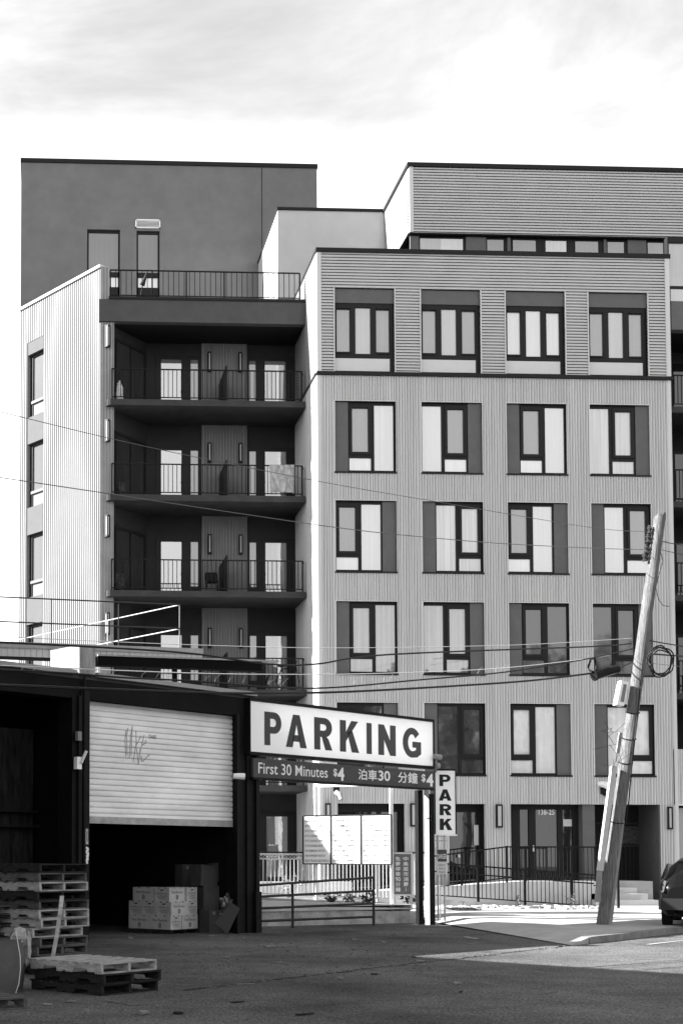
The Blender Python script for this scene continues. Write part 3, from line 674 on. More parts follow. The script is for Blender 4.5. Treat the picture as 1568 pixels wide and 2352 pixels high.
# roller shutter, half open
def shutter_mat():
    m = mat('shutter_slats', .68, .5, .22, .9, .1, 30, stretch=(.6, .6, 1.6)); return m
mb = MB(); mb.ribs(FH, a_s0, a_s1, zs0 + .12, zs1 + .02, -.27, .115, .022, horiz=True, back=-.31, prof=((0, -.6), (.12, -.6), (.14, .7), (.35, 1), (.7, 1), (.97, .8)))
sh = build('shutter', mb, shutter_mat(), wh)
build('bottom_bar', MB().fbox(FH, a_s0, a_s1, -.32, -.24, zs0 - .02, zs0 + .12), mat('shutter_bar', .3, .5, .3, 5), sh)
def on_sh(u, v): return on(FH, u, v, -.25)
gr = MB()
def scrawl(mb, pts, w, n=-.244):
    for (u0, v0), (u1, v1) in zip(pts, pts[1:]):
        p, q = [FH.p(*(lambda t: (t[0], n, t[1]))(on_sh(*t))) for t in ((u0, v0), (u1, v1))]
        d = (q - p).normalized(); s = d.cross(FH.N) * w
        mb.add([p - s, q - s, q + s, p + s], [(0, 1, 2, 3)])
for pts in ([(289, 1738), (287, 1700), (290, 1676)], [(292, 1734), (291, 1690), (294, 1672)], [(297, 1742), (300, 1690), (304, 1668), (301, 1736)], [(306, 1750), (313, 1705), (312, 1678)], [(313, 1712), (324, 1690)], [(313, 1714), (318, 1756), (322, 1720)], [(320, 1735), (331, 1688)], [(326, 1712), (336, 1706), (334, 1700)], [(324, 1735), (326, 1750), (335, 1742), (341, 1734), (344, 1736)]):
    scrawl(gr, pts, .012)
build('graffiti', gr, mat('grey_spray', .3, .7), sh)
g2_ = MB(); put_text(g2_, FH, 'DABS', *[on_sh(342, 1690)[0], on_sh(359, 1690)[0]], on_sh(350, 1697)[1], on_sh(350, 1688)[1], -.246, .0, .002); build('graffiti', g2_, mat('black_marker', .05, .6), sh)
gp = MB()
def scrawl2(mb, pts, w, n):
    for (u0, v0), (u1, v1) in zip(pts, pts[1:]):
        a, z = on(FH, u0, v0, n); p = FH.p(a, n, z); a, z = on(FH, u1, v1, n); q = FH.p(a, n, z); d = (q - p).normalized(); s = d.cross(FH.N) * w
        mb.add([p - s, q - s, q + s, p + s], [(0, 1, 2, 3)])
scrawl2(gp, [(198, 1946), (204, 1951), (198, 1956), (204, 1962), (199, 1966), (203, 1970), (199, 1974), (201, 1982), (200, 1986)], .022, .034)
scrawl2(gp, [(199, 1960), (204, 1958), (203, 1968), (200, 1976), (204, 1974)], .014, .036)
put_text(gp, FH, 'NOBU', on(FH, 197, 1920, .034)[0], on(FH, 203, 1920, .034)[0], on(FH, 200, 1940, .034)[1], on(FH, 200, 1903, .034)[1], .034, 0, .002)
build('graffiti', gp, mat('white_spray', .7, .7), wh)
def fixture(u, v, n=.06): a, z = on(FH, u, v, n); return a, z
a, z = fixture(175.5, 1753); f = MB().fbox(FH, a - .06, a + .06, .06, .16, z - .12, z + .12); o = build('switch_box', f, white_paint, wh)
build('switch_lever', MB().bar(FH.p(a + .03, .17, z), FH.p(a + .14, .2, z + .24), .05), mat('lever_grey', .5, .5), o)
a, z = fixture(178, 1690); build('junction_box', MB().fbox(FH, a - .05, a + .05, .06, .14, z - .1, z + .08), mat('box_grey', .18, .6), wh)
a, z = fixture(546, 1783, .15); o = build('flood_lamp', MB().tube([FH.p(a - .1, .12, z), FH.p(a + .02, .2, z), FH.p(a + .1, .26, z - .01)], .06, 10, .075), white_paint, wh); build('lamp_arm', MB().bar(FH.p(a, .1, z - .05), FH.p(a, .1, z - .3), .03), steel, o)
# paper on the dark back wall of the left bay, bench rail inside
a, z = on(FH, 132, 1950, -1.2); build('wall_notice', MB().fbox(FH, a - .13, a + .13, -1.21, -1.2, z - .2, z + .2), mat('dim_paper', .12, .9), wh)
mb = MB(); mb.fbox(FH, aL, a_l1, -1.5, -1.22, 0, zs1 - .6); build('bay_wall', mb, mat('bay_black', .012, .95, .8, 3, .3, 20, stretch=(4, 4, .6)), wh)  # near-black wall with upright blotches
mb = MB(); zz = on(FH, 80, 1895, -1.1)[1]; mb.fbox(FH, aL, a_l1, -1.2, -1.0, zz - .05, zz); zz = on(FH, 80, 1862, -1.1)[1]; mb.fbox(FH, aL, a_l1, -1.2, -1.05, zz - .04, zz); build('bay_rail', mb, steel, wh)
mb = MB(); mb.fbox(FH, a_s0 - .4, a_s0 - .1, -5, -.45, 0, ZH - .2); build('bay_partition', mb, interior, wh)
# ------------------------------------------------------------------ low building behind with roof railing
YLb = 38.0
pr = at(467, 1495, YLb); zc = pr.z + .02
LDR = Vector((.985, .174, 0)); FLB = Frame((pr.x, YLb, 0), (LDR.x, LDR.y))
lb = thing('roof_deck', 'raised roof deck with pale panelled fascia and pipe railing, rising behind the warehouse', 'roof deck', (pr.x, YLb, 0), math.atan2(LDR.y, LDR.x))
LBD = 9.8
SKEW = Vector((-.594, .804, 0)) * .6
def skewed(i, z0, z1): p, q = FLB.p(-11, i, z0), FLB.p(-i * .3, i, z0); return MB().prism([p, q, q + SKEW, p + SKEW], (0, 0, z1 - z0))
build('deck_slab', skewed(-.05, zc - .38, zc - .14), brick_dark, lb)
for a in (-10.5, -6, -.6):
    for k in (.4,): q = FLB.p(a, -.3, 0) + SKEW * k; build('column', MB().bar((q.x, q.y, 0), (q.x, q.y, zc - .38), .14), steel, lb)
build('roof_cap', skewed(.03, zc - .13, zc + .04), trim_m, lb)
mb = MB().ribs(FLB, -11, -.02, zc - .36, zc - .13, -.03, .165, .02, back=-.04, prof=((0, 1), (.9, 1), (.92, 0), (.98, 0))); build('fascia_panels', mb, mat('fascia_white', .4, .6, .1, 2), lb)
ca, cz2 = on(FLB, 640, 1521, .3); cb = on(FLB, 225, 1521, .3)[0]
mb = MB().fbox(FLB, cb, ca, -.05, .35, cz2 - .0, cz2 + .045); build('canopy_edge', mb, trim_m, lb)
mb = MB().fbox(FLB, cb, on(FLB, 598, 1530, .2)[0], -.04, .3, cz2 - .26, cz2 - .004); build('canopy_beam', mb, interior, lb)
def rp(u, v, n=0): a, z = on(FLB, u, v, n); return FLB.p(a, n, z)
ra1, rz1 = on(FLB, 413.5, 1389); _, rz2 = on(FLB, 413.5, 1444)
pipe = mat('pipe_grey', .35, .6, .2, 3); pipe_d = mat('pipe_dark', .03, .6)
mb = MB()
for z in (rz1, rz2): mb.tube([FLB.p(-10, 0, z), FLB.p(ra1, 0, z)], .02, 8)
for u in (119, 273, 413.5):
    a = on(FLB, u, 1420)[0]; mb.tube([FLB.p(a, 0, zc), FLB.p(a, 0, rz1)], .018, 8)
rl = build('roof_railing', mb, pipe_d, lb)
mb = MB(); corner = FLB.p(ra1, -.02, 0)
back = Vector((-.594, .804, 0))
for z in (rz1, rz2): mb.tube([corner + Vector((0, 0, z)), corner + back * LBD * 1.0 + Vector((0, 0, z))], .016, 8)
for k in (0, .33, .66, 1):
    q = corner + back * LBD * k; mb.tube([q + Vector((0, 0, zc)), q + Vector((0, 0, rz1))], .018, 8)
mb.bar(corner + Vector((0, 0, zc)), corner + back * LBD + Vector((0, 0, zc)), .08)
build('roof_railing', mb, mat('pipe_sunlit', .4, .5), lb)  # side rails paler than the front ones: sunlit brightness put into the colour
# ------------------------------------------------------------------ parking gate: signs between the two posts
B0 = gnd(985, 2119, .03)
sign_white = None
def translucent(name, c, tr):
    if name in MATS: return MATS[name]
    m = bpy.data.materials.new(name); m.use_nodes = True; t = m.node_tree; t.nodes.remove(t.nodes['Principled BSDF'])
    d = t.nodes.new('ShaderNodeBsdfDiffuse'); g = t.nodes.new('ShaderNodeBsdfTranslucent'); x = t.nodes.new('ShaderNodeMixShader')
    d.inputs['Color'].default_value = (c, c, c, 1); g.inputs['Color'].default_value = (c, c, c, 1); x.inputs[0].default_value = tr
    t.links.new(d.outputs[0], x.inputs[1]); t.links.new(g.outputs[0], x.inputs[2]); t.links.new(x.outputs[0], t.nodes['Material Output'].inputs[0])
    MATS[name] = m; return m
plastic = translucent('sign_plastic', .93, .2)
letter_black = mat('letter_black', .008, .3, spec=.2)
letter_white = mat('letter_white', .65, .5)
FS_ = Frame((A0.x, A0.y, 0), (WD.x, WD.y))
NS = .12
def sg(u, v): return on(FS_, u, v, NS)
sa0, sa1 = sg(572.5, 1680)[0], sg(996, 1700)[0]
st0 = sg(573, 1603)[1]; sb0 = sg(586, 1737)[1]
st1 = sg(996, 1652)[1]; sb1 = sg(996, 1764)[1]
stz, sbz = (st0 + st1) / 2, (sb0 + sb1) / 2
sgn = thing('parking_sign', 'long white illuminated sign with PARKING in black letters spanning the gate', 'sign', FS_.p((sa0 + sa1) / 2, NS, sbz), math.atan2(WD.y, WD.x))
f = MB(); e = .07
f.fbox(FS_, sa0, sa1, NS - .2, NS + .02, stz - e, stz); f.fbox(FS_, sa0, sa1, NS - .2, NS + .02, sbz, sbz + e); f.fbox(FS_, sa0, sa0 + .03, NS - .2, NS + .02, sbz + e, stz - e); f.fbox(FS_, sa1 - .05, sa1, NS - .2, NS + .02, sbz + e, stz - e)
build('sign_frame', f, steel, sgn)
build('sign_face', MB().add([FS_.p(sa0 + .03, NS, sbz + e), FS_.p(sa1 - .05, NS, sbz + e), FS_.p(sa1 - .05, NS, stz - e), FS_.p(sa0 + .03, NS, stz - e)], [(0, 1, 2, 3)]), plastic, sgn)
build('sign_back', MB().add([FS_.p(sa0 + .03, NS - .18, sbz + e), FS_.p(sa1 - .05, NS - .18, sbz + e), FS_.p(sa1 - .05, NS - .18, stz - e), FS_.p(sa0 + .03, NS - .18, stz - e)], [(3, 2, 1, 0)]), plastic, sgn)
# heavy block capitals, drawn in a unit box
def arc(cx, cy, rx, ry, a0, a1, n=10): return [(cx + rx * math.cos(R(a0 + (a1 - a0) * i / n)), cy + ry * math.sin(R(a0 + (a1 - a0) * i / n))) for i in range(n + 1)]
def loop_fill(mb, fr, outer, inner, a0, a1, z0, z1, n):
    """outline with optional hole given as matched strips: outer and inner lists of equal length"""
    P = lambda q: fr.p(a0 + (a1 - a0) * q[0], n, z0 + (z1 - z0) * q[1])
    k = len(outer); mb.add([P(q) for q in outer + inner], [(i, (i + 1), k + i + 1, k + i) for i in range(k - 1)])
def poly(mb, fr, pts, a0, a1, z0, z1, n): mb.add([fr.p(a0 + (a1 - a0) * x, n, z0 + (z1 - z0) * y) for x, y in pts], [tuple(range(len(pts)))])
def heavy(mb, fr, ch, a0, a1, z0, z1, n):
    q = lambda pts: poly(mb, fr, pts, a0, a1, z0, z1, n)
    if ch in 'PR':
        yb = .36 if ch == 'P' else .40
        q([(0, 0), (.34, 0), (.34, 1), (0, 1)])
        ym = (1 + yb) / 2; ry = (1 - yb) / 2; t = .2
        out = [(.34, 1)] + arc(.58, ym, .42, ry, 90, -90, 14) + [(.34, yb)]
        inn = [(.34, 1 - t)] + arc(.52, ym, .16, ry - t, 90, -90, 14) + [(.34, yb + t)]
        loop_fill(mb, fr, out, inn, a0, a1, z0, z1, n)
        if ch == 'R': q([(.62, 0), (1.02, 0), (.8, .34), (.68, .42), (.5, .44), (.42, .40)])
    elif ch == 'A':
        q([(0, 0), (.32, 0), (.51, .70), (.34, 1)]); q([(.34, 1), (.51, .70), (.66, 1)]); q([(.66, 1), (.51, .70), (.68, 0), (1, 0)])
        q([(.29, .18), (.71, .18), (.66, .38), (.34, .38)])
    elif ch == 'K':
        q([(0, 0), (.33, 0), (.33, 1), (0, 1)]); q([(.33, .34), (.50, .52), (1.0, 1), (.62, 1), (.33, .64)]); q([(.40, .62), (.64, 0), (1.05, 0), (.66, .72)])
    elif ch == 'I': q([(0, 0), (1, 0), (1, 1), (0, 1)])
    elif ch == 'N':
        q([(0, 0), (.33, 0), (.33, 1), (0, 1)]); q([(.67, 0), (1, 0), (1, 1), (.67, 1)]); q([(.33, 1), (.33, .5), (.67, 0), (.67, .5)])
    elif ch == 'G':
        out = arc(.5, .5, .5, .5, 38, 270, 22) + [(.78, .02), (1, .14)]; inn = arc(.5, .5, .21, .28, 32, 270, 22) + [(.62, .23), (.72, .27)]
        loop_fill(mb, fr, out, inn, a0, a1, z0, z1, n)
        q([(.52, .54), (.52, .34), (.72, .34), (1, .34), (1, .54)]); q([(.72, .34), (.72, .27), (1, .14), (1, .34)])
LT = [('P', 607, 646, 1637, 1709), ('A', 656, 704, 1642, 1719), ('R', 721, 762, 1648, 1722), ('K', 780, 822, 1655, 1729), ('I', 841, 853, 1662, 1732), ('N', 868, 908, 1665, 1735), ('G', 924, 966, 1671, 1741)]
z_lo = sum(sg((l[1] + l[2]) / 2, l[4])[1] for l in LT) / 7; z_hi = sum(sg((l[1] + l[2]) / 2, l[3])[1] for l in LT) / 7
for ch, u0, u1, v0, v1 in LT:
    mb = MB(); heavy(mb, FS_, ch, sg(u0, 1700)[0], sg(u1, 1700)[0], z_lo, z_hi, NS + .006); build('letter', mb, letter_black, sgn)
# rate strip under it
ra0, ra1_ = sg(583, 1760)[0], sg(998, 1790)[0]
rt = (sg(586, 1741)[1] + sg(995, 1769)[1]) / 2; rbz = (sg(585, 1786)[1] + sg(996, 1810)[1]) / 2
rs = thing('rate_strip', 'dark strip sign reading First 30 Minutes $4, hung under the PARKING sign', 'sign', FS_.p((ra0 + ra1_) / 2, NS, rbz), math.atan2(WD.y, WD.x))
build('board', MB().fbox(FS_, ra0, ra1_, NS - .08, NS - .01, rbz, rt - .02), mat('strip_grey', .06, .6, .15, 4), rs)
f = MB(); f.fbox(FS_, ra0 - .03, ra1_, NS - .1, NS + .02, rbz - .05, rbz); build('lower_rail', f, steel, rs)
hh = rt - rbz
mb = MB()
for body, u0, u1, lo, hi, b in (('First 30 Minutes', 594, 753, .2, .76, .004), ('$', 766, 774.5, .28, .72, .02), ('4', 775, 791, .1, .8, .03), ('泊車', 823, 866, .22, .80, .012), ('30', 869, 896, .24, .8, .02), ('分鐘', 914, 959, .2, .82, .012), ('$', 968, 977, .3, .78, .02), ('4', 979, 995, .1, .82, .03)):
    build('lettering', put_text(MB(), FS_, body, sg(u0, 1780)[0], sg(u1, 1780)[0], rbz + hh * lo, rbz + hh * hi, NS - .01, b, .004), letter_white, rs)
# gate column on the right
gp0 = FS_.p(sg(971, 1900)[0], 0, 0); gpa = sg(971, 1900)[0]
gpz = rbz - .06
col_ = thing('gate_column', 'tall dark steel gate column with one pale sunlit flange, under the right end of the sign', 'column', FS_.p(gpa, 0, 0))
GX = lambda u, y: at(u, 1950, y).x
yg = FS_.p(gpa, 0, 0).y
mb = MB(); mb.box(GX(958, yg), GX(962.5, yg), yg - .1, yg + .2, 0, gpz); mb.box(GX(962.5, yg), GX(972, yg), yg + .02, yg + .06, 0, gpz); mb.box(GX(964, yg), GX(965.2, yg), yg - .12, yg + .02, 0, gpz)
build('steel_section', mb, steel, col_)
# the pale flange: a plate turned toward the sun, its sunlit brightness put into the colour
p0 = Vector((GX(975, yg - .16), yg - .16, 0)); p1 = Vector((GX(985, yg - .3), yg - .30, 0))
mb = MB().prism([p0, p1, p1 + Vector((.02, .03, 0)), p0 + Vector((.02, .03, 0))], (0, 0, gpz)); build('pale_flange', mb, mat('flange_sun_tone', .34, .7, .25, 2, .2, 20, stretch=(2, 2, .5)), col_)
mb = MB().prism([p1 + Vector((.002, .002, 0)), Vector((GX(997.5, yg - .25), yg - .25, 0)), Vector((GX(997.5, yg), yg + .1, 0)), p0 + Vector((.03, .05, 0))], (0, 0, gpz - .1)); build('shaded_flange', mb, steel, col_)
mb = MB(); zz = at(978, 1881, yg - .1).z; mb.bar((GX(971, yg), yg - .36, zz), (GX(984, yg), yg - .32, zz + .03), .025); mb.box(GX(981, yg), GX(985.5, yg), yg - .36, yg - .28, zz - .06, zz + .08); build('latch', mb, steel, col_)
mb = MB()
for u0, u1, v0, v1 in ((993, 998, 1947, 1964), (993, 1000, 1973, 1987), (994, 1000, 2003, 2010)): mb.box(GX(u0, yg - .12), GX(u1, yg - .12), yg - .285, yg - .275, at(995, v1, yg).z, at(995, v0, yg).z)
build('stickers', mb, mat('sticker_white', .45, .7, .3, 30), col_)
# PARK blade sign
yb_ = yg + .45
pk0, pk1 = GX(1000.5, yb_), GX(1048, yb_); pkz0, pkz1 = at(1024, 1916, yb_).z, at(1024, 1770, yb_).z
FPK = Frame((pk0, yb_, 0), (.995, .1))
pw = (pk1 - pk0) * .985
pk = thing('blade_sign', 'upright white sign with PARK in stacked black letters beside the gate column', 'sign', (pk0, yb_, pkz0))
f = MB(); f.fbox(FPK, -.02, pw + .02, -.26, .01, pkz1, pkz1 + .04); f.fbox(FPK, -.03, 0, -.26, .01, pkz0, pkz1); f.fbox(FPK, pw, pw + .03, -.26, .01, pkz0, pkz1); build('sign_frame', f, steel, pk)
build('sign_back', MB().add([FPK.p(0, -.25, pkz0), FPK.p(pw, -.25, pkz0), FPK.p(pw, -.25, pkz1), FPK.p(0, -.25, pkz1)], [(3, 2, 1, 0)]), plastic, pk)
build('sign_face', MB().add([FPK.p(0, .005, pkz0), FPK.p(pw, .005, pkz0), FPK.p(pw, .005, pkz1), FPK.p(0, .005, pkz1)], [(0, 1, 2, 3)]), plastic, pk)
build('bottom_plate', MB().fbox(FPK, -.22, pw + .04, -.2, .02, pkz0 - .04, pkz0 - .002), white_paint, pk)
for k, (ch, v0, v1, u0, u1) in enumerate((('P', 1779, 1805.5, 1010, 1037), ('A', 1813, 1839, 1008, 1039), ('R', 1847, 1872.5, 1010, 1038), ('K', 1880.5, 1906.5, 1010, 1039))):
    q = lambda u: (u - 1000.5) / 47.5 * pw
    mb = MB(); heavy(mb, FPK, ch, q(u0), q(u1), at(1024, v1, yb_).z, at(1024, v0, yb_).z, .012); build('letter', mb, letter_black, pk)
# pipes and DANGER sign
yd = yg + .05
mb = MB(); gz = walk_z(yd, 2., 27)
for u in (1004.5, 1019.5): mb.tube([(GX(u, yd), yd, gz - .1), (GX(u, yd), yd, at(1012, 1918, yd).z)], .022, 8)
for v in (1921, 1931): mb.bar((GX(999, yd), yd, at(1012, v, yd).z), (GX(1024, yd), yd, at(1012, v, yd).z), .03)
for u in (999, 1012): mb.tube([(GX(u, yd), yd + .1, gz - .1), (GX(u, yd), yd + .1, at(1012, 1960, yd).z)], .014, 6)
ps = thing('pipe_stand', 'two thin grey pipes standing under the PARK sign, carrying the DANGER plate', 'sign post', (GX(1012, yd), yd, gz)); build('pipes', mb, pipe, ps)
dg = thing('danger_sign', 'small DANGER plate with dark top and pale lower half on thin pipes', 'sign', (GX(1013, yd), yd - .04, at(1013, 2008, yd).z))
FD = Frame((GX(1001, yd), yd - .04, 0), (1, 0)); dw = GX(1025, yd) - GX(1001, yd); dz0, dz1 = at(1013, 2007.5, yd).z, at(1013, 1950.5, yd).z; dm = dz0 + (dz1 - dz0) * .5
build('plate', MB().fbox(FD, 0, dw, -.015, 0, dz0, dz1), mat('plate_pale', .5, .5), dg)
build('plate_top', MB().fbox(FD, .012, dw - .012, 0, .004, dm, dz1 - .012), mat('plate_dark', .06, .5), dg)
mb = MB(); put_text(mb, FD, 'DANGER', .02, dw - .02, dm + (dz1 - dm) * .22, dm + (dz1 - dm) * .62, .004, .01, .003); build('lettering', mb, letter_white, dg)
mb = MB()
for k, t in enumerate(('HARD HAT', 'AREA NO', 'TRESPASSING', 'ALLOWED')): zz = dm - .06 - k * .09; build('lettering', put_text(MB(), FD, t, .05, dw - .05, zz - .05, zz, .0, 0, .003), mat('letter_grey', .12, .6), dg)
# little camera and lamp at the sign's end
a, z = sg(995, 1747); f = MB().tube([FS_.p(a - .1, NS + .1, z + .1), FS_.p(a + .08, NS + .16, z + .08)], .07, 10); f.tube([FS_.p(a - .05, NS + .12, z - .14), FS_.p(a + .02, NS + .16, z - .14)], .075, 10)
f.bar(FS_.p(a + .05, NS + .02, z + .1), FS_.p(a + .08, NS + .02, z - .3), .03)
tag(build('sign_camera', f, mat('camera_grey', .25, .5)), 'pair of small round cameras clamped at the right end of the PARKING sign', 'camera')
# ------------------------------------------------------------------ taller building up the street: throws the shade over the near road
nb = thing('street_building', 'plain dark block up the street to the left of the view, taller than the warehouse', 'building', (-16.9, 27.2, 0), R(-49))
M_ = Matrix.Translation((-16.9, 27.2, 0)) @ Matrix.Rotation(R(-49), 4, 'Z')
build('wall', MB().box(0, 19, -14, 0, 0, 12.9, M_), brick_dark, nb)
build('roof', MB().box(-.1, 19.1, -14.1, .1, 12.9, 13.0, M_), cap_dark, nb)
# ------------------------------------------------------------------ lot wall, picket railing, rate boards, barrier
wl = gnd(585, 2128.5); wr = gnd(958, 2119.6)
wl = wl + (wl - wr) * .35
FWL = Frame((wr.x, wr.y, 0), (wr.x - wl.x, wr.y - wl.y)); wlen = (wr - wl).length
h0, h1 = .66, .46
lw = thing('lot_wall', 'low pitted concrete retaining wall behind the tubular barrier', 'wall', (wr.x, wr.y, 0))
def sloped(fr, a0, a1, n0, n1, za, zb, ha, hb): 
    return MB().hexa([fr.p(a0, n1, za), fr.p(a1, n1, za), fr.p(a1, n0, za), fr.p(a0, n0, za), fr.p(a0, n1, ha), fr.p(a1, n1, hb), fr.p(a1, n0, hb), fr.p(a0, n0, ha)])
pit = mat('pitted_concrete', .36, .95, .4, 2.6, .7, 25)
build('wall', sloped(FWL, -wlen, 0, -.2, 0, 0, 0, h0 - .22, h1 - .16), pit, lw)
build('ledge', sloped(FWL, -wlen, 0, -.4, .05, h0 - .3, h0 - .3, h0 - .12, h1 - .08), concrete_lt, lw)
build('coping', sloped(FWL, -wlen, .1, -.55, -.02, h0 - .2, h1 - .2, h0 + .02, h1), concrete_lt, lw)
bedb = MB().hexa([FWL.p(-wlen, -.5, .1), FWL.p(.2, -.5, .1), FWL.p(.2, -3.2, .1), FWL.p(-wlen, -3.2, .1), FWL.p(-wlen, -.5, h0 + .0), FWL.p(.2, -.5, h1 - .02), FWL.p(.2, -3.2, h1 + .05), FWL.p(-wlen, -3.2, h0 + .1)])
struct('planting_bed', bedb, mat('bed_soil', .16, .95, .5, 6, .8, 60))
# white picket railing with rings
n_ = -2.6
lp0 = on(FWL, 592, 2052, n_); lp1 = on(FWL, 956, 2066, n_); tp0 = on(FWL, 592, 1961.5, n_); tp1 = on(FWL, 956, 1964, n_)
pr_ = thing('picket_railing', 'white picket railing with a row of rings under its top rail', 'railing', FWL.p(lp1[0], n_, lp1[1]))
lerp = lambda a, b, t: a + (b - a) * t
def pk_z(a, lo): t = (a - lp0[0]) / (lp1[0] - lp0[0]); return lerp(lp0[1], lp1[1], t) if lo else lerp(tp0[1], tp1[1], t)
wp = mat('picket_white', .5, .55)
aS = lp0[0] - 1.2; aE = lp1[0] + .35
mb = MB(); mb.bar(FWL.p(aS, n_, pk_z(aS, 0)), FWL.p(aE, n_, pk_z(aE, 0)), .04); mb.bar(FWL.p(aS, n_, pk_z(aS, 0) - .13), FWL.p(aE, n_, pk_z(aE, 0) - .13), .022); build('top_rail', mb, wp, pr_)
mb = MB(); mb.bar(FWL.p(aS, n_, pk_z(aS, 1)), FWL.p(aE, n_, pk_z(aE, 1)), .045); build('bottom_rail', mb, wp, pr_)
mb = MB(); rg = MB(); np_ = int((aE - aS) / .125)
for k in range(np_ + 1):
    a = aS + k * .125; mb.bar(FWL.p(a, n_, pk_z(a, 1)), FWL.p(a, n_, pk_z(a, 0) - .13), .024)
    c = FWL.p(a + .06, n_, pk_z(a, 0) - .075); rg.tube([c + FWL.A * .042 * math.cos(t * math.pi / 5) + Vector((0, 0, .042 * math.sin(t * math.pi / 5))) for t in range(11)], .008, 4)
build('pickets', mb, wp, pr_); build('rings', rg, wp, pr_)
for u in (567 / 1568 * 0 + 723, 867, 948):
    a = on(FWL, u, 2050, n_)[0]; build('post', MB().bar(FWL.p(a, n_, h1 - .1), FWL.p(a, n_, pk_z(a, 0)), .06), wp, pr_)
# rate boards: three white sheets in a steel frame, turned toward the left
rb1 = at(898, 1930, 34.6); FR = Frame((rb1.x, rb1.y, 0), (.85, -.53))
def rbp(u, v): return on(FR, u, v, 0)
ba0, ba1 = rbp(696, 1930)[0], 0.0
bt = (rbp(697, 1877)[1] + rbp(897, 1872)[1]) / 2; bb = (rbp(697, 1982)[1] + rbp(897, 1984.5)[1]) / 2
bd = thing('rate_board', 'wide white board of three sheets of small printed parking rates', 'sign', FR.p(ba0 / 2, 0, bb))
board_white = mat('board_white', .7, .5); letter_pale = mat('letter_pale', .07, .7)
cuts = [ba0, rbp(759.5, 1930)[0], rbp(828.5, 1930)[0], ba1]
TXT = [[('PARKING RATES', ''), ('UP TO 1 HOUR', '$6.00'), ('UP TO 2 HOURS', '$10.00'), ('UP TO 3 HOURS', '$12.00'), ('UP TO 8 HOURS', '$18.00'), ('UP TO 24 HOURS', '$24.00'), ('SUV OR MINIVAN', 'ADD $1.00'), ('VAN OR PICKUP', 'ADD $1.50'), ('BOX TRUCK', 'DAILY RATE X 2')],
       [('Unisphere Management LLC', ''), ('Tel: 718-888-2367', ''), ('41-25 Kissena Blvd., Suite 120', ''), ('Flushing, NY 11355', ''), ('Open 24 Hours  7 Days', ''), ('DCA License # 2068878', ''), ('Vehicle Capacity : 197', ''), ('Bicycle Capacity : 19', ''), ('All vehicles to be lawfully parked', '')],
       [('MONTHLY RATES', ''), ('COUPE SEDAN', '$320.00'), ('SUV CROSSOVER MINIVAN', '$328.00'), ('FULL SIZE VAN PICKUP', '$400.00'), ('RESERVED SPACE', '$450.00'), ('ONE MONTH PREPAID', '$400.00'), ('BICYCLE RATES', ''), ('UP TO 24 HOURS', '$10.00'), ('MONTHLY', '$40.00')]]
f = MB(); 
for c in cuts: f.fbox(FR, c - .018, c + .018, -.04, .012, bb - .02, bt + .02)
f.fbox(FR, ba0, ba1, -.04, -.002, bt, bt + .04); f.fbox(FR, ba0, ba1, -.04, .012, bb - .03, bb)
build('board_frame', f, mat('alu_frame', .03, .5), bd)
for k in range(3):
    c0, c1 = cuts[k] + .02, cuts[k + 1] - .02
    s_ = build('sheet', MB().fbox(FR, c0, c1, -.03, 0, bb, bt), board_white, bd)
    mb = MB(); w = c1 - c0
    for i, (l, r) in enumerate(TXT[k]):
        zz = bt - .09 - i * (bt - bb - .06) / 9.0; hgt = .062
        wd = {0: .5, 1: .9, 2: .62}[k]; frac = {0: .46, 1: min(1, len(l) / 27) * .92, 2: min(1, len(l) / 21) * .66}[k]
        mb = MB(); put_text(mb, FR, l, c0 + .05 * w, c0 + .05 * w + frac * w, zz - hgt, zz, 0, .01, .003)
        if r: put_text(mb, FR, r, c0 + w * (.54 if k == 0 else .76), c0 + w * ((.54 + .035 * len(r) * .85) if k == 0 else .94), zz - hgt, zz, 0, .01, .003)
        build('lettering', mb, letter_pale, s_)
f = MB(); zt = rbp(798, 1803)[1]; l_ = rbp(723, 1850)[0]
f.bar(FR.p(l_, -.1, 0), FR.p(l_, -.1, zt), .07); f.bar(FR.p(-.02, -.1, 0), FR.p(-.02, -.1, zt), .08); f.bar(FR.p(l_, -.1, zt), FR.p(-.02, -.1, zt), .07); build('support_frame', f, white_paint, bd)
# narrow sign in two columns of characters
ysn = 35.2; FC = Frame((at(902, 2000, ysn).x, ysn, 0), (.99, .12)); cw = (at(945, 2000, ysn).x - at(902, 2000, ysn).x); cz0, cz1 = at(922, 2054, ysn).z, at(922, 1961.5, ysn).z
sc_ = thing('character_sign', 'narrow grey sign with two columns of white characters, in front of the picket railing', 'sign', (at(902, 2000, ysn).x, ysn, cz0))
build('plate', MB().fbox(FC, 0, cw, -.03, 0, cz0, cz1), mat('plate_grey', .12, .6, .1, 5), sc_)
f = MB(); f.bar(FC.p(.06, -.06, .3), FC.p(.06, -.06, cz1), .05); f.bar(FC.p(cw + .02, -.06, .3), FC.p(cw + .02, -.06, cz1), .06); f.bar(FC.p(-.02, -.03, cz1 + .02), FC.p(cw + .05, -.03, cz1 + .02), .05); f.bar(FC.p(-.02, -.03, cz0 - .02), FC.p(cw + .05, -.03, cz0 - .02), .05); build('sign_post', f, wp, sc_)
mb = MB(); H_ = cz1 - cz0
for body, x0, n0 in (('免費停車90分鐘', .13, 7), ('中美超市消費$', .57, 7)):
    ch = ['免', '費', '停', '車', '90', '分', '鐘'] if n0 == 7 and x0 < .3 else ['中', '美', '超', '市', '消', '費', '$']
    for i, c in enumerate(ch):
        z1_ = cz1 - .07 - i * (H_ - .12) / 7; sml = .0 if c != '$' else .06
        build('character', put_text(MB(), FC, c, cw * x0 + sml, cw * (x0 + .28) - sml, z1_ - H_ * .105, z1_, 0, .012, .003), letter_white, sc_)
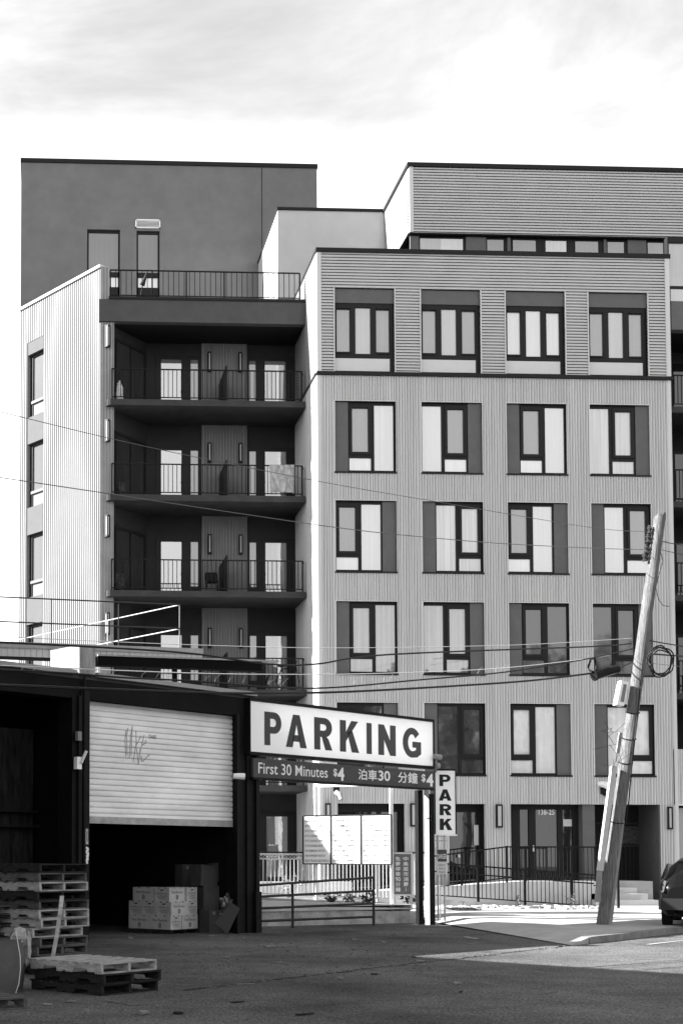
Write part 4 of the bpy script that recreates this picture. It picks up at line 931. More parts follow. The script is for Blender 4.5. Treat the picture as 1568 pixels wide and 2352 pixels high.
# tubular swing barrier
bf0 = gnd(672, 2131.5); bf1 = gnd(858, 2126); bdv = (bf1 - bf0).normalized(); FBR = Frame((bf1.x, bf1.y, 0), (bdv.x, bdv.y)); bl = on(FBR, 590, 2080)[0] - .05
br = thing('tube_barrier', 'dark tubular swing barrier of four rails closing the drive', 'barrier', (bf1.x, bf1.y, 0))
bm = MB(); bpx = mat('barrier_pipe', .03, .5)
for v0, v1 in ((2034, 2015.5), (2060, 2046), (2087, 2075), (2116, 2105.6)):
    za = on(FBR, 592, v0)[1]; zb = on(FBR, 858, v1)[1]; build('rail', MB().tube([FBR.p(bl, 0, za), FBR.p(0, 0, zb)], .03, 10), bpx, br, smooth=True)
for a, zt in ((on(FBR, 672, 2080)[0], on(FBR, 672, 2028)[1]), (0, on(FBR, 858, 2015)[1])): build('post', MB().tube([FBR.p(a, 0, 0), FBR.p(a, 0, zt)], .032, 10), bpx, br, smooth=True)
# ------------------------------------------------------------------ ramps, platform, steps, railings at the entrance
YR0, YR1, YR2, YR3 = 39.5, 40.75, 40.95, 42.35
rmp = thing('entrance_ramp', 'concrete entrance ramp folding back on itself with a door platform and steps', 'ramp', (12, 40, 0))
xw0, xw1 = at(985, 2080, YR0).x, at(1366, 2090, YR0).x
zf0, zf1 = at(1000, 2064, YR0).z, at(1366, 2089.5, YR0).z
FR0 = Frame((0, YR0, 0), (1, 0))
build('front_wall', sloped(FR0, xw0, xw1, -.2, 0, .0, .0, zf0, zf1), pit, rmp)
build('front_run', MB().hexa([(xw0, YR0 + .2, 0), (xw1, YR0 + .2, 0), (xw1, YR2, 0), (xw0, YR2, 0), (xw0, YR0 + .2, zf0 - .08), (xw1, YR0 + .2, zf1 - .08), (xw1, YR2, zf1 - .08), (xw0, YR2, zf0 - .08)]), concrete_lt, rmp)
xp0 = at(1200, 2027, YR2).x; xp1 = at(1400, 2027, YR2).x; zb0 = at(1000, 2047, YR2).z
build('back_run', MB().hexa([(xw0 - 2, YR2, 0), (xp0, YR2, 0), (xp0, YF - .05, 0), (xw0 - 2, YF - .05, 0), (xw0 - 2, YR2, zb0 - .05), (xp0, YR2, PZ), (xp0, YF - .05, PZ), (xw0 - 2, YF - .05, zb0 - .05)]), concrete_lt, rmp)
build('platform', MB().box(xp0 + .002, xp1, YR2, YG + .0, .0, PZ), concrete_lt, rmp)
zst = [at(1440, v, 41).z for v in (2066.6, 2053.8, 2041.8)]
gs = .25
sx = [at(u, 2060, y).x for u, y in ((1511, 40.6), (1486.7, 40.95), (1462, 41.3), (1498.5, 41.65))]
for k, (y, z, x) in enumerate(((40.6, gs + .17, sx[0]), (40.95, gs + .35, sx[1]), (41.3, gs + .53, sx[2]))):
    build('step', MB().box(xp1 - .6, x, y, 41.66, gs - .2 if k == 0 else gs + .17 * k, z), concrete_lt, rmp)
build('landing', MB().box(xp1 + .002, sx[3], 41.65, YS + .1, .0, PZ - .002), concrete, rmp)
def ramp_rail(label, u0, u1, y, zt0, zt1, zb0_, zb1_, posts, sp=.125):
    x0, x1 = at(u0, 2000, y).x, at(u1, 2000, y).x; t = thing('ramp_railing', label, 'railing', (x0, y, zb0_)); mb = MB()
    zt = lambda x: lerp(zt0, zt1, (x - x0) / (x1 - x0)); zb = lambda x: lerp(zb0_, zb1_, (x - x0) / (x1 - x0))
    mb.bar((x0, y, zt0), (x1, y, zt1), .045); mb.bar((x0, y, zb0_ + .1), (x1, y, zb1_ + .1), .035); build('rails', mb, rail_black, t)
    mb = MB(); k = int((x1 - x0) / sp)
    for i in range(1, k): x = x0 + (x1 - x0) * i / k; mb.bar((x, y, zb(x) + .1), (x, y, zt(x)), .018)
    build('balusters', mb, rail_black, t)
    for u in posts: x = at(u, 2000, y).x; build('post', MB().bar((x, y, zb(x) - .05), (x, y, zt(x) + .03), .06), rail_black, t)
    return t, x0, x1, zt, zb
t_, x0, x1, zt, zb = ramp_rail('long black railing on the sloping front ramp wall beside the pavement', 1000, 1366, YR0 + .1, zf0 + 1.05, zf1 + 1.02, zf0, zf1, (1097, 1204, 1312))
build('handrail', MB().tube([(x0, YR0 + .22, zt(x0) - .25), (x1, YR0 + .22, zt(x1) - .25)], .022, 8), rail_black, t_)
ramp_rail('black railing along the front edge of the door platform', 1162, 1368, YR2 + .06, PZ + 1.05, PZ + 1.05, PZ, PZ, (1163, 1206, 1312, 1366))
t_, x0, x1, zt, zb = ramp_rail('black railing descending beside the back ramp toward the gate column', 985, 1162, YR2 + .06, zb0 + 1.05, PZ + 1.05, zb0, PZ, (1060,))
ramp_rail('black railing against the building front, seen past the picket railing', 600, 985, YF - .25, 1.85, 1.85, .85, .85, (760, 940))
# foot of the last post, beside the pole
ex = at(1419, 2070, 38.9); tpst = thing('end_post', 'single black railing post standing on the pavement beside the leaning pole', 'post', (ex.x, 38.9, .2))
build('post', MB().bar((ex.x, 38.9, .15), (ex.x, 38.9, at(1419, 1995, 38.9).z), .06).bar((ex.x, 38.9, at(1419, 2035, 38.9).z), (xw1, YR0 + .1, at(1419, 2035, 38.9).z), .03), rail_black, tpst)
build('base_plate', MB().box(ex.x - .3, ex.x + .3, 38.7, 39.1, .15, .235), concrete, tpst)
# front planter edge and forecourt in front of the balconies
struct('forecourt', MB().add([(-2, 36.5, .15), (xw0, 36.5, .15), (xw0, 44, .3), (-2, 44, .3)], [(0, 1, 2, 3)]), concrete_lt)
fk = thing('forecourt_kerb', 'pale concrete kerb wall in front of the ground floor, behind the pickets', 'wall', (8, 40.9, 0))
build('wall', MB().box(2, xw0 - 2, 40.7, 41.0, 0, .95), concrete_lt, fk)
# ------------------------------------------------------------------ loose stone strip and weeds
rr = random.Random(5); mb = MB()
for i in range(900):
    x = rr.uniform(at(1015, 2095, 38.5).x, at(1362, 2095, 39).x); y = rr.uniform(37.6, 39.4); 
    if y < 37.9 + .7 * abs(math.sin(x * 2.1)): continue
    z = walk_z(y, x - 9.98, 27.5); s = rr.uniform(.015, .06)
    mb.box(-s, s * rr.uniform(.6, 1.4), -s, s, -.02, s * rr.uniform(.4, 1.4), Matrix.Translation((x, y, z)) @ Matrix.Rotation(rr.uniform(0, 6), 4, 'Z') @ Matrix.Rotation(rr.uniform(-.4, .4), 4, 'X'))
tag(build('loose_stones', mb, mat('stone_bits', .34, .9, .5, 6)), 'strip of loose stones and rubble along the foot of the ramp wall', 'stones', kind='stuff')
mb = MB()
for i in range(260):
    x = rr.uniform(at(1020, 2095, 38).x, at(1075, 2095, 38).x); y = rr.uniform(36.9, 38.2); s = rr.uniform(.03, .09); z = walk_z(y, x - 9.98, 27.5)
    mb.add([(x, y, z + .01), (x + s, y + rr.uniform(-s, s), z + s * .6), (x + s * .3, y + s, z + s * .8)], [(0, 1, 2)])
tag(build('leaf_litter', mb, mat('dead_leaves', .03, .9, .4, 8)), 'dark drift of dead leaves beside the gate column', 'leaves', kind='stuff')
leaf = mat('leaf', .09, .7, .4, 5)
def plant(name, label, cat, p, h, r, n, m, seed, group=None, stem=True, lw_=.05):
    q = random.Random(seed); t = thing(name, label, cat, p, 0, group); p = Vector(p)
    sm = MB(); lv = MB()
    for i in range(max(3, n // 10)):
        a = q.uniform(0, 6.3); top = p + Vector((math.cos(a) * r * q.uniform(.2, 1), math.sin(a) * r * q.uniform(.2, 1), h * q.uniform(.5, 1)))
        mid = p.lerp(top, .5) + Vector((0, 0, h * .1)); sm.tube([p, mid, top], .006, 4)
        for k in range(10):
            c = p.lerp(top, q.uniform(.25, 1.05)); d = Vector((q.gauss(0, 1), q.gauss(0, 1), q.gauss(.3, .6))).normalized(); w = d.cross(Vector((q.random(), q.random(), q.random()))).normalized()
            l = lw_ * q.uniform(.7, 1.6); lv.add([c, c + d * l * .5 + w * l * .3, c + d * l, c + d * l * .5 - w * l * .3], [(0, 1, 2, 3)])
    build('stems', sm, leaf, t); build('leaves', lv, m, t); return t
wz_ = lambda u, y: (at(u, 2090, y).x, y, walk_z(y, at(u, 2090, y).x - 9.98, 27.5))
plant('weed', 'tall spindly weed growing at the ramp wall below its second post', 'weed', wz_(1190, 39.3), .42, .14, 50, mat('dry_leaf', .2, .8, .3, 6), 3)
plant('weed', 'broad weed at the ramp wall, nearest the leaning pole', 'weed', wz_(1312, 39.3), .4, .25, 60, mat('dry_leaf', .2, .8), 4)
plant('weed', 'small low weed at the ramp wall near the DANGER plate', 'weed', wz_(1060, 39.3), .2, .12, 40, mat('dry_leaf', .2, .8), 6)
def bp(u, v, n=-1.1): a, z = on(FWL, u, v, n); return FWL.p(a, n, h1 - .02)
plant('shrub', 'pale bushy shrub behind the pickets in front of the ground floor flat', 'shrub', (at(662, 2020, 38.2).x, 38.2, .4), .95, .42, 130, mat('pale_leaf', .3, .8, .3, 5), 9, lw_=.09)
for i, (u, lab) in enumerate(((760, 'tuft of bed plants behind the pickets, leftmost of four'), (800, 'leafy tuft behind the barrier rails below the rate board'), (845, 'tuft of dark bed plants beside the barrier end post'), (935, 'tuft of bed plants below the narrow character sign'))):
    plant('bed_plant', lab, 'plant', bp(u, 2070), .32, .3, 60, leaf, 20 + i, 'plants in the bed behind the pickets', lw_=.1)
# ------------------------------------------------------------------ leaning utility pole
pf = gnd(1383.5, 2126, .12); YPO = pf.y
pt = at(1515, 1184, YPO)
wood = mat('pole_wood', .14, .95, .5, 4, 1., 22, stretch=(9, 9, .45))
up = thing('utility_pole', 'old grey wooden utility pole leaning to the right, split top, cables strapped on', 'utility pole', (pf.x, pf.y, .1))
axis = (pt - pf).normalized(); plen = (pt - pf).length
def pole_at(t, off=0., fw=0.): return pf.lerp(pt, t) + Vector((off, -fw, 0))
mb = MB(); K = 20; rq = random.Random(2)
rad = lambda t: .152 + (.132 - .152) * t
nz_ = 24; cr = [rq.uniform(.93, 1.04) for _ in range(K)]
for i in range(nz_ + 1):
    t = i / nz_
    for j in range(K):
        a = 2 * math.pi * j / K; r = rad(t) * (cr[j] + .02 * math.sin(t * 31 + j * 1.7)); dz = rq.uniform(-.05, .07) if i == nz_ else 0
        mb.v.append(pf.lerp(pt, t) + Vector((math.cos(a) * r, math.sin(a) * r, dz)))
for i in range(nz_):
    for j in range(K): mb.f.append((i * K + j, i * K + (j + 1) % K, (i + 1) * K + (j + 1) % K, (i + 1) * K + j))
mb.f.append(tuple(nz_ * K + j for j in range(K)))
build('shaft', mb, wood, up)
tv = lambda v: (2126 - v) / (2126 - 1184)
def pv(u, v, fw=.0): q = at(u, v, YPO - fw); return q
# cable guards
build('cable_guard', MB().bar(pv(1376.5, 2000, .1), pv(1408, 1760, .1), .115, .12), mat('guard_white', .4, .6, .12, 3), up)
build('cable_guard', MB().bar(pv(1371, 2072, .1), pv(1376, 2000, .1), .10, .1), mat('guard_grey', .2, .7, .2, 4), up)
build('guard_board', MB().bar(pv(1399, 2127, .1), pv(1428, 1884, .1), .085, .06), mat('guard_grey', .2, .7, .2, 4), up)
build('terminal_box', MB().bar(pv(1419, 1621, .06), pv(1430, 1566, .06), .17, .22), white_paint, up)
build('terminal_box_plate', MB().bar(pv(1427, 1612, .16), pv(1434, 1572, .16), .08, .04), mat('box_grey', .18, .6), up)
build('old_conduit', MB().bar(pv(1417, 1730, .16), pv(1424, 1683, .16), .07, .06), mat('guard_grey', .2, .7, .2, 4), up)
st = MB()
for v in (1640, 1700, 1755, 1890):
    c = pf.lerp(pt, tv(v)); r = rad(tv(v)) * 1.04 + .005; st.tube([c + Vector((math.cos(a * .628) * r, math.sin(a * .628) * r, .05 * math.sin(a * .628))) for a in range(11)], .012, 5)
build('steel_straps', st, steel, up)
def insulator(u, v, lab=None):
    q = pv(u, v, .0); m = MB()
    for k in range(4): m.tube([q + Vector((-.02, 0, -.09 + k * .05)), q + Vector((-.02, 0, -.055 + k * .05))], .055 if k % 2 == 0 else .035, 8)
    m.tube([q, q + Vector((.14, 0, 0))], .02, 6); build('insulator', m, mat('porcelain_dark', .03, .2, spec=.6), up)
for u, v in ((1492, 1216), (1489, 1236), (1485, 1260), (1481, 1280)): insulator(u, v)
build('rack_rod', MB().tube([pv(1493, 1212, .02), pv(1479, 1285, .02)], .018, 6), steel, up)
dr = MB()
dr.tube([pv(1517, 1270, .18), pv(1521, 1290, .18), pv(1512, 1320, .18), pv(1505, 1349, .18), pv(1508, 1365, .18), pv(1513, 1380, .18), pv(1522, 1391, .18), pv(1536, 1393, .18)], .008, 4)
build('drop_wire', dr, rail_black, up); dr = MB()
dr.tube([pv(1471, 1560, .18), pv(1462, 1650, .18), pv(1450, 1760, .18), pv(1443, 1840, .18), pv(1436, 1890, .18)], .014, 5)
build('drop_wire', dr, rail_black, up)
sb = MB(); rq = random.Random(31)
for k in range(16):
    q = pv(rq.uniform(1404, 1424), rq.uniform(1660, 1770), .2); d = Vector((rq.gauss(-.05, .1), rq.gauss(0, .05), rq.gauss(-.1, .15))); sb.tube([q, q + d * .6 + Vector((rq.gauss(0, .05), 0, 0)), q + d * 1.5], .005, 4)
build('frayed_wires', sb, rail_black, up)
# coils of spare cable
for (u, v, ru, rv, lab, n) in ((1516, 1518, 29, 33, 'big loose coil of spare cable hanging right of the leaning pole', 4), (1357, 1531, 9.5, 17, 'small coil of cable hanging left of the pole beside the splice case', 2)):
    m = MB(); rq = random.Random(int(u)); s = YPO / FPX
    for k in range(n):
        c = at(u + rq.uniform(-3, 3), v + rq.uniform(-4, 4), YPO - .3 - .05 * k); k1, k2 = rq.uniform(.86, 1.06), rq.uniform(.86, 1.06); ph = rq.uniform(0, 6)
        m.tube([c + Vector((math.cos(ph + a * math.pi / 12) * ru * s * k1, .05 * math.sin(a + k), math.sin(ph + a * math.pi / 12) * rv * s * k2)) for a in range(25)], .017, 5)
    tag(build('cable_coil', m, rail_black), lab, 'cable')
q0, q1 = at(1364, 1552, YPO - .35), at(1417, 1536.5, YPO - .2)
scs = thing('splice_case', 'fat black cable splice case hanging by the pole', 'splice case', q0); m = MB()
m.tube([q0, q0.lerp(q1, .02), q0.lerp(q1, .98), q1], .105, 12); build('case', m, mat('case_black', .01, .5), scs)
build('end_cap', MB().tube([q0 - (q1 - q0) * .03, q0 + (q1 - q0) * .05], .125, 12), mat('case_black', .01, .5), scs)
# overhead lines run down the street from the pole
def wire(pts, label, r, m=rail_black, ydelta=.0, cat='cable'):
    P = []; ptop = Vector((pf.x, pf.y, 0))
    for u, v in pts:
        # distance along the street line through the pole
        d = ray(u, v); dx, dy = d[0], d[1]
        # foot line: ptop + s * (-.75,-.66)
        det = dx * (-.66) - dy * (-.75); s_ = 0
        # solve t*(dx,dy) = ptop + s*(ex,ey)
        ex_, ey_ = (.775, .632); A = np.array([[dx, -ex_], [dy, -ey_]]); sol = np.linalg.solve(A, np.array([ptop.x, ptop.y - ydelta])); P.append(Vector(EYE + d * sol[0]))
    # smooth
    Q = []
    for i in range(len(P) - 1):
        p0, p1, p2, p3 = P[max(i - 1, 0)], P[i], P[i + 1], P[min(i + 2, len(P) - 1)]
        for k in range(8):
            t = k / 8; Q.append(.5 * ((2 * p1) + (p2 - p0) * t + (2 * p0 - 5 * p1 + 4 * p2 - p3) * t * t + (3 * p1 - p0 - 3 * p2 + p3) * t ** 3))
    Q.append(P[-1])
    return tag(build('overhead_cable', MB().tube(Q, r, 5), m), label, cat, 'cables strung to the leaning pole')
pale_w = mat('wire_pale', .5, .5); grey_w = mat('wire_grey', .12, .5)
wire([(-30, 938), (262, 1009), (500, 1060), (784, 1115), (966, 1146), (1354, 1211), (1484, 1221)], 'highest thin wire, from the sky at left to the pole top', .006, grey_w)
wire([(-30, 1092), (245, 1133), (500, 1172), (784, 1213), (969, 1233), (1164, 1249), (1389, 1260), (1482, 1262)], 'second highest thin wire, crossing the balconies to the pole insulators', .008, grey_w)
wire([(-30, 1461), (440, 1481), (784, 1488), (1194, 1481), (1450, 1466)], 'thin pale wire crossing just above the annex fascia', .006, pale_w)
wire([(-30, 1474), (219, 1486), (440, 1501), (615, 1525), (727, 1525), (899, 1503), (1359, 1485), (1449, 1478)], 'black cable sagging over the annex canopy then rising to the pole', .017)
wire([(-30, 1527), (440, 1546), (694, 1549), (900, 1546), (1134, 1536), (1309, 1518), (1400, 1505)], 'pale straight wire running just above the warehouse roof edge', .008, pale_w)
wire([(-30, 1537), (140, 1545), (281, 1556), (440, 1564), (713, 1581), (969, 1561), (1164, 1543), (1349, 1513), (1453, 1490)], 'black cable with wrapped pale lashings along the warehouse roof edge', .016)
wire([(-30, 1572), (440, 1590), (629, 1592), (817, 1588), (1084, 1573), (1230, 1562), (1362, 1546)], 'thickest black cable, ending in the splice case', .022)
wire([(1415, 1538), (1440, 1526), (1460, 1518)], 'short cable tail between the splice case and the pole', .016)
wire([(1472, 1467), (1500, 1473), (1580, 1487)], 'upper black cable leaving the pole to the right above the coil', .016)
wire([(1470, 1500), (1510, 1503), (1590, 1509)], 'thick black cable leaving the pole to the right through the coil', .022)
wire([(1478, 1522), (1520, 1526), (1590, 1534)], 'thin wire leaving the pole to the right below the coil centre', .006, grey_w)
wire([(1520, 1243), (1541, 1248), (1590, 1255)], 'top wire leaving the pole to the right', .012)
wire([(1515, 1262), (1540, 1268), (1590, 1279)], 'wire leaving the pole to the right, just under the top one', .008)
# loose pale lashing wire hanging in loops from the cables
m = MB(); rq = random.Random(12)
for k in range(26):
    u = rq.uniform(40, 1250); v0 = np.interp(u, [0, 440, 713, 1164, 1349], [1540, 1562, 1578, 1542, 1513]); 
    P = [at(u + du, v0 - dv, 22 + u / 1568 * 8) for du, dv in ((0, 0), (rq.uniform(2, 6), rq.uniform(5, 10)), (rq.uniform(8, 14), rq.uniform(10, 18)))]; m.tube(P, .0035, 4)
tag(build('lashing_wire', m, pale_w), 'loose pale lashing wire curling along the lower cables', 'wire', kind='stuff')
# ------------------------------------------------------------------ pallets
def pallet_proto(tone, name):
    m = mat('pallet_wood_' + name, tone, .9, .45, 4, .5, 25, stretch=(1.2, 6, 6)); m2 = mat('pallet_side_' + name, tone * 1.15, .9, .4, 4, .5, 25, stretch=(6, 1.5, 6))
    t = thing('wooden_pallet', '', 'pallet'); q = random.Random(name)
    top = MB(); n = 7
    for i in range(n):
        y = -.6 + 1.2 * i / (n - 1) * .915; w = .098 if i not in (0, n - 1) else .13
        top.box(-.5 + q.uniform(-.01, .01), .5 + q.uniform(-.012, .012), y, y + w, .108, .127)
    build('deck', top, m, t, local=True)
    for x in (-.5, -.02, .46):
        P = [(-.6, .019), (-.38, .019), (-.36, .055), (-.16, .055), (-.14, .019), (.14, .019), (.16, .055), (.36, .055), (.38, .019), (.6, .019), (.6, .107), (-.6, .107)]
        build('stringer', MB().prism([(x, y, z) for y, z in P], (.04, 0, 0)), m2, t, local=True)
    bot = MB()
    for y in (-.6, -.12, .04, .49): bot.box(-.5, .5, y, y + .105, 0, .018)
    build('bottom_boards', bot, m, t, local=True)
    return t
pal = {'pale': pallet_proto(.27, 'pale'), 'grey': pallet_proto(.075, 'grey'), 'dark': pallet_proto(.018, 'dark')}
used = set()
def put_pallet(kind, loc, rz, label, group, tilt=0.):
    o = pal[kind] if kind not in used else copy_tree(pal[kind]); used.add(kind)
    o.location = loc; o.rotation_euler = (tilt, 0, rz); o['label'] = label; o['group'] = group; return o
AP = math.atan2(.70, .73)
c_ = gnd(234, 2288)
def from_corner(c, rz, z, dx=0, dy=0):
    return Vector((c.x, c.y, 0)) + Matrix.Rotation(rz, 3, 'Z') @ Vector((.5 + dx, .6 + dy, 0)) + Vector((0, 0, z))
G1 = 'pallets in the low pile in the open road'
put_pallet('dark', from_corner(c_, AP, 0), AP, 'dark wooden pallet flat on the road, bottom of the low pile of three', G1)
put_pallet('dark', from_corner(c_, AP - .02, .127, .01, -.02), AP - .02, 'dark wooden pallet in the middle of the low pile of three', G1)
put_pallet('pale', from_corner(c_, AP + .01, .254, -.01, .0), AP + .01, 'pale weathered pallet with boards facing up, top of the low pile of three', G1)
cs = gnd(82, 2240); cs = Vector((cs.x, cs.y, 0)); rq = random.Random(77)
ks = ['dark', 'grey', 'grey', 'grey', 'pale', 'pale', 'pale', 'grey', 'dark', 'pale', 'grey', 'dark']
ordn = ['bottom', 'second from the bottom', 'third from the bottom', 'fourth from the bottom', 'fifth from the bottom', 'sixth from the bottom', 'sixth from the top', 'fifth from the top', 'fourth from the top', 'third from the top', 'second from the top', 'topmost']
AT = AP + .02
for i, k in enumerate(ks):
    dxx = rq.uniform(-.02, .1) + (.06 if i in (6, 10) else 0); put_pallet(k, from_corner(cs, AT, i * .1285, dxx, rq.uniform(-.05, .03)), AT + rq.uniform(-.025, .025), '%s pallet in the tall stack at the left, %s' % ({'dark': 'blackened', 'grey': 'grey', 'pale': 'pale'}[k], ordn[i]), 'pallets in the tall stack')
cn = gnd(31, 2230); cn = Vector((cn.x, cn.y, 0))
for i, k in enumerate(['grey', 'dark', 'grey', 'dark', 'grey', 'dark', 'grey']):
    put_pallet(k, from_corner(cn, AT - .05, i * .137, -.5 + rq.uniform(-.04, .05), rq.uniform(-.05, .05) - .2), AT - .05 + rq.uniform(-.03, .03), '%s pallet in the shorter stack at the picture edge, %s' % ({'dark': 'blackened', 'grey': 'grey'}[k], ['bottom', 'second up', 'third up', 'fourth up', 'third from its top', 'second from its top', 'topmost'][i]), 'pallets in the shorter stack')
cf = gnd(40, 2313); put_pallet('grey', from_corner(Vector((cf.x, cf.y, 0)), AT - .3, 0, -.98, -.2), AT - .3, 'single pallet lying in front of the cardboard, cut off by the picture edge', 'pallets on the road')
# plastic strap hanging down the tall stack
P = [at(u, v, 18.4 - dy) for u, v, dy in ((143, 2058, .0), (140, 2085, .18), (136, 2115, .2), (131, 2150, .22), (126, 2175, .24), (122, 2198, .26))]
mb = MB()
for a, b in zip(P, P[1:]): mb.bar(a, b, .055, .012)
tag(build('plastic_strap', mb, mat('strap_plastic', .3, .4, .4, 10)), 'twisted pale plastic strap hanging down the tall pallet stack', 'strap')
# cardboard bin with its string and bag
cb0, cb1 = gnd(-40, 2285), gnd(50, 2281); cbz = at(57, 2161, cb1.y).z
crd = thing('cardboard_bin', 'large battered grey cardboard bin at the left picture edge', 'cardboard box', (cb1.x, cb1.y, 0)); mb = MB()
P0 = [Vector((cb0.x - .4, cb0.y + .5, 0)), Vector((cb0.x, cb0.y, 0)), Vector((cb1.x - .02, cb1.y, 0)), Vector((cb1.x + .04, cb1.y + .6, 0)), Vector((cb0.x, cb0.y + 1.1, 0))]
n5 = len(P0); rq = random.Random(6)
for h, ex in ((0, -.03), (cbz * .35, .0), (cbz * .7, .02), (cbz, .0)):
    for k, q in enumerate(P0): mb.v.append(q + Vector((ex + rq.uniform(-.012, .012), rq.uniform(-.012, .012), h + (rq.uniform(-.02, .02) if h == cbz else 0))))
for i in range(3):
    for k in range(n5): mb.f.append((i * n5 + k, i * n5 + (k + 1) % n5, (i + 1) * n5 + (k + 1) % n5, (i + 1) * n5 + k))
build('walls', mb, mat('grey_cardboard', .085, .9, .25, 2, .2, 20), crd)
mb = MB().tube([at(37, 2140, cb1.y - .1), at(41, 2160, cb1.y - .06), at(47, 2195, cb1.y - .05), at(48, 2225, cb1.y - .05), at(44, 2260, cb1.y - .05), at(37, 2281, cb1.y - .05)], .006, 5)
tag(build('string', mb, mat('string_white', .6, .8)), 'white string trailing down the face of the cardboard bin', 'string')
def blob(center, rx, ry, rz, seed, n=9, rough=.25):
    q = random.Random(seed); mb = MB(); K = 14
    ph = [q.uniform(0, 6.3) for _ in range(6)]
    for i in range(n + 1):
        th = math.pi * i / n
        for j in range(K):
            a = 2 * math.pi * j / K; r = 1 + rough * (math.sin(3 * a + ph[0] + 2 * th) * .5 + math.sin(5 * a + ph[1] - 3 * th) * .35 + math.sin(7 * th + ph[2] + 2 * a) * .4) + q.uniform(-.06, .06) * rough * 3
            mb.v.append(Vector(center) + Vector((rx * math.sin(th) * math.cos(a) * r, ry * math.sin(th) * math.sin(a) * r, rz * math.cos(th) * r)))
    for i in range(n):
        for j in range(K): mb.f.append((i * K + j, i * K + (j + 1) % K, (i + 1) * K + (j + 1) % K, (i + 1) * K + j))
    return mb
tag(build('plastic_bag', blob(at(46, 2152, cb1.y + .25), .09, .1, .11, 3), mat('bag_white', .30, .5, .15, 8)), 'crumpled white plastic bag poking over the top of the cardboard bin', 'bag')
tag(build('paper_sack', blob(at(62, 2178, cb1.y + .45), .06, .1, .2, 8), mat('bag_white', .42, .5, .15, 8)), 'slim white sack wedged beside the cardboard bin', 'bag')
# ------------------------------------------------------------------ produce cartons under the shutter
CL, CW, CH = .585, .39, .302
carton_m = mat('carton_white', .36, .9, .2, 2.5, .15, 30); ink = mat('carton_ink', .006, .8)
def carton_proto():
    t = thing('produce_carton', '', 'carton'); b = MB().box(-CL / 2, CL / 2, -CW / 2, CW / 2, 0, CH); build('box', b, carton_m, t, local=True)
    for fr, w in ((Frame((0, -CW / 2, 0), (1, 0)), CL), (Frame((0, CW / 2, 0), (-1, 0)), CL), (Frame((CL / 2, 0, 0), (0, 1)), CW), (Frame((-CL / 2, 0, 0), (0, -1)), CW)):
        mb = MB(); big = w > .5
        if big:
            put_text(mb, fr, 'First Farm,Inc', -.2, .2, .165, .225, .0, .008, .002, shear=.25)
            pts = [fr.p(.035 * math.cos(R(a)), .002, .09 + .05 * math.sin(R(a))) for a in range(0, 361, 30)]; mb.tube(pts, .006, 4); mb.add([fr.p(-.008, .002, .06), fr.p(.008, .002, .06), fr.p(.014, .002, .12), fr.p(-.004, .002, .12)], [(0, 1, 2, 3)])
        else:
            put_text(mb, fr, 'First Farm,Inc', -.15, .15, .15, .19, .0, .006, .002, shear=.25); put_text(mb, fr, 'Lou\'s Okubo Farms', -.14, .14, .105, .135, .0, .004, .002, shear=.25)
            for k, l in enumerate((.11, .09)): mb.add([fr.p(-l, .002, .08 - k * .025), fr.p(l, .002, .08 - k * .025), fr.p(l, .002, .086 - k * .025), fr.p(-l, .002, .086 - k * .025)], [(0, 1, 2, 3)])
            mb.add([fr.p(x, .002, z) for x, z in ((-.04, .235), (.04, .235), (.045, .248), (.04, .26), (-.04, .26), (-.045, .248))], [tuple(range(6))])
        for x in (-w * .2, w * .22): mb.add([fr.p(x - .022, .002, CH - .001), fr.p(x - .014, .002, CH - .024), fr.p(x + .014, .002, CH - .024), fr.p(x + .022, .002, CH - .001)], [(0, 1, 2, 3)])
        build('lettering', mb, ink, t, local=True)
    return t
ct = carton_proto(); first = [True]
cc = gnd(393, 2146); ang = math.atan2(.743, .669)     # local +x runs back right, +y back left
# carton pallet
CM_ = Matrix.Translation((cc.x, cc.y, 0)) @ Matrix.Rotation(ang, 4, 'Z')
pp = copy_tree(pal['dark']); pp.rotation_euler = (0, 0, ang); pp.location = CM_ @ Vector((.5, .58, -.035)); pp['label'] = 'low dark pallet under the white produce cartons'; pp['group'] = 'pallets on the road'
pp.scale = (1, 1, 1)
def carton(x, y, z, rot, label, jit=.012):
    o = ct if first[0] else copy_tree(ct); first[0] = False
    o.location = CM_ @ Vector((x + rq.uniform(-jit, jit), y + rq.uniform(-jit, jit), z)); o.rotation_euler = (0, 0, ang + rot + rq.uniform(-.02, .02)); o['label'] = label; o['group'] = 'white produce cartons on the pallet'
H2 = R(90); zb_ = .095
def layer(kind, z, nm):
    # kind 0: left face shows two long sides; 1: left face shows three ends
    if kind == 0:
        for k in range(2): carton(CW / 2, CL / 2 + k * CL, z, H2, 'white produce carton in the %s layer, long side facing left, %s' % (nm, ('at the near corner', 'at the far left')[k]))
        carton(CW + CL / 2, CW / 2, z, 0, 'white produce carton in the %s layer, right end of the front face' % nm)
    else:
        for k in range(3): carton(CL / 2, CW / 2 + k * CW, z, 0, 'white produce carton in the %s layer, short side facing left, %s' % (nm, ('at the near corner', 'middle of the left face', 'at the far left')[k]))
        carton(CL + CW / 2, CL / 2, z, H2, 'white produce carton in the %s layer, right end of the front face' % nm)
layer(0, zb_, 'bottom'); layer(1, zb_ + CH, 'middle'); 
z3 = zb_ + 2 * CH
carton(CW / 2 + .02, CL * 1.5 - .1, z3, H2, 'white produce carton in the top layer, long side facing left, far left', .02)
carton(CL / 2 + .0, CW / 2 + .06, z3, 0, 'white produce carton in the top layer, at the near corner', .01)
carton(CL + CW / 2 - .0, CL / 2 + .0, z3 - .0, H2, 'white produce carton in the top layer, right end of the front face', .01)
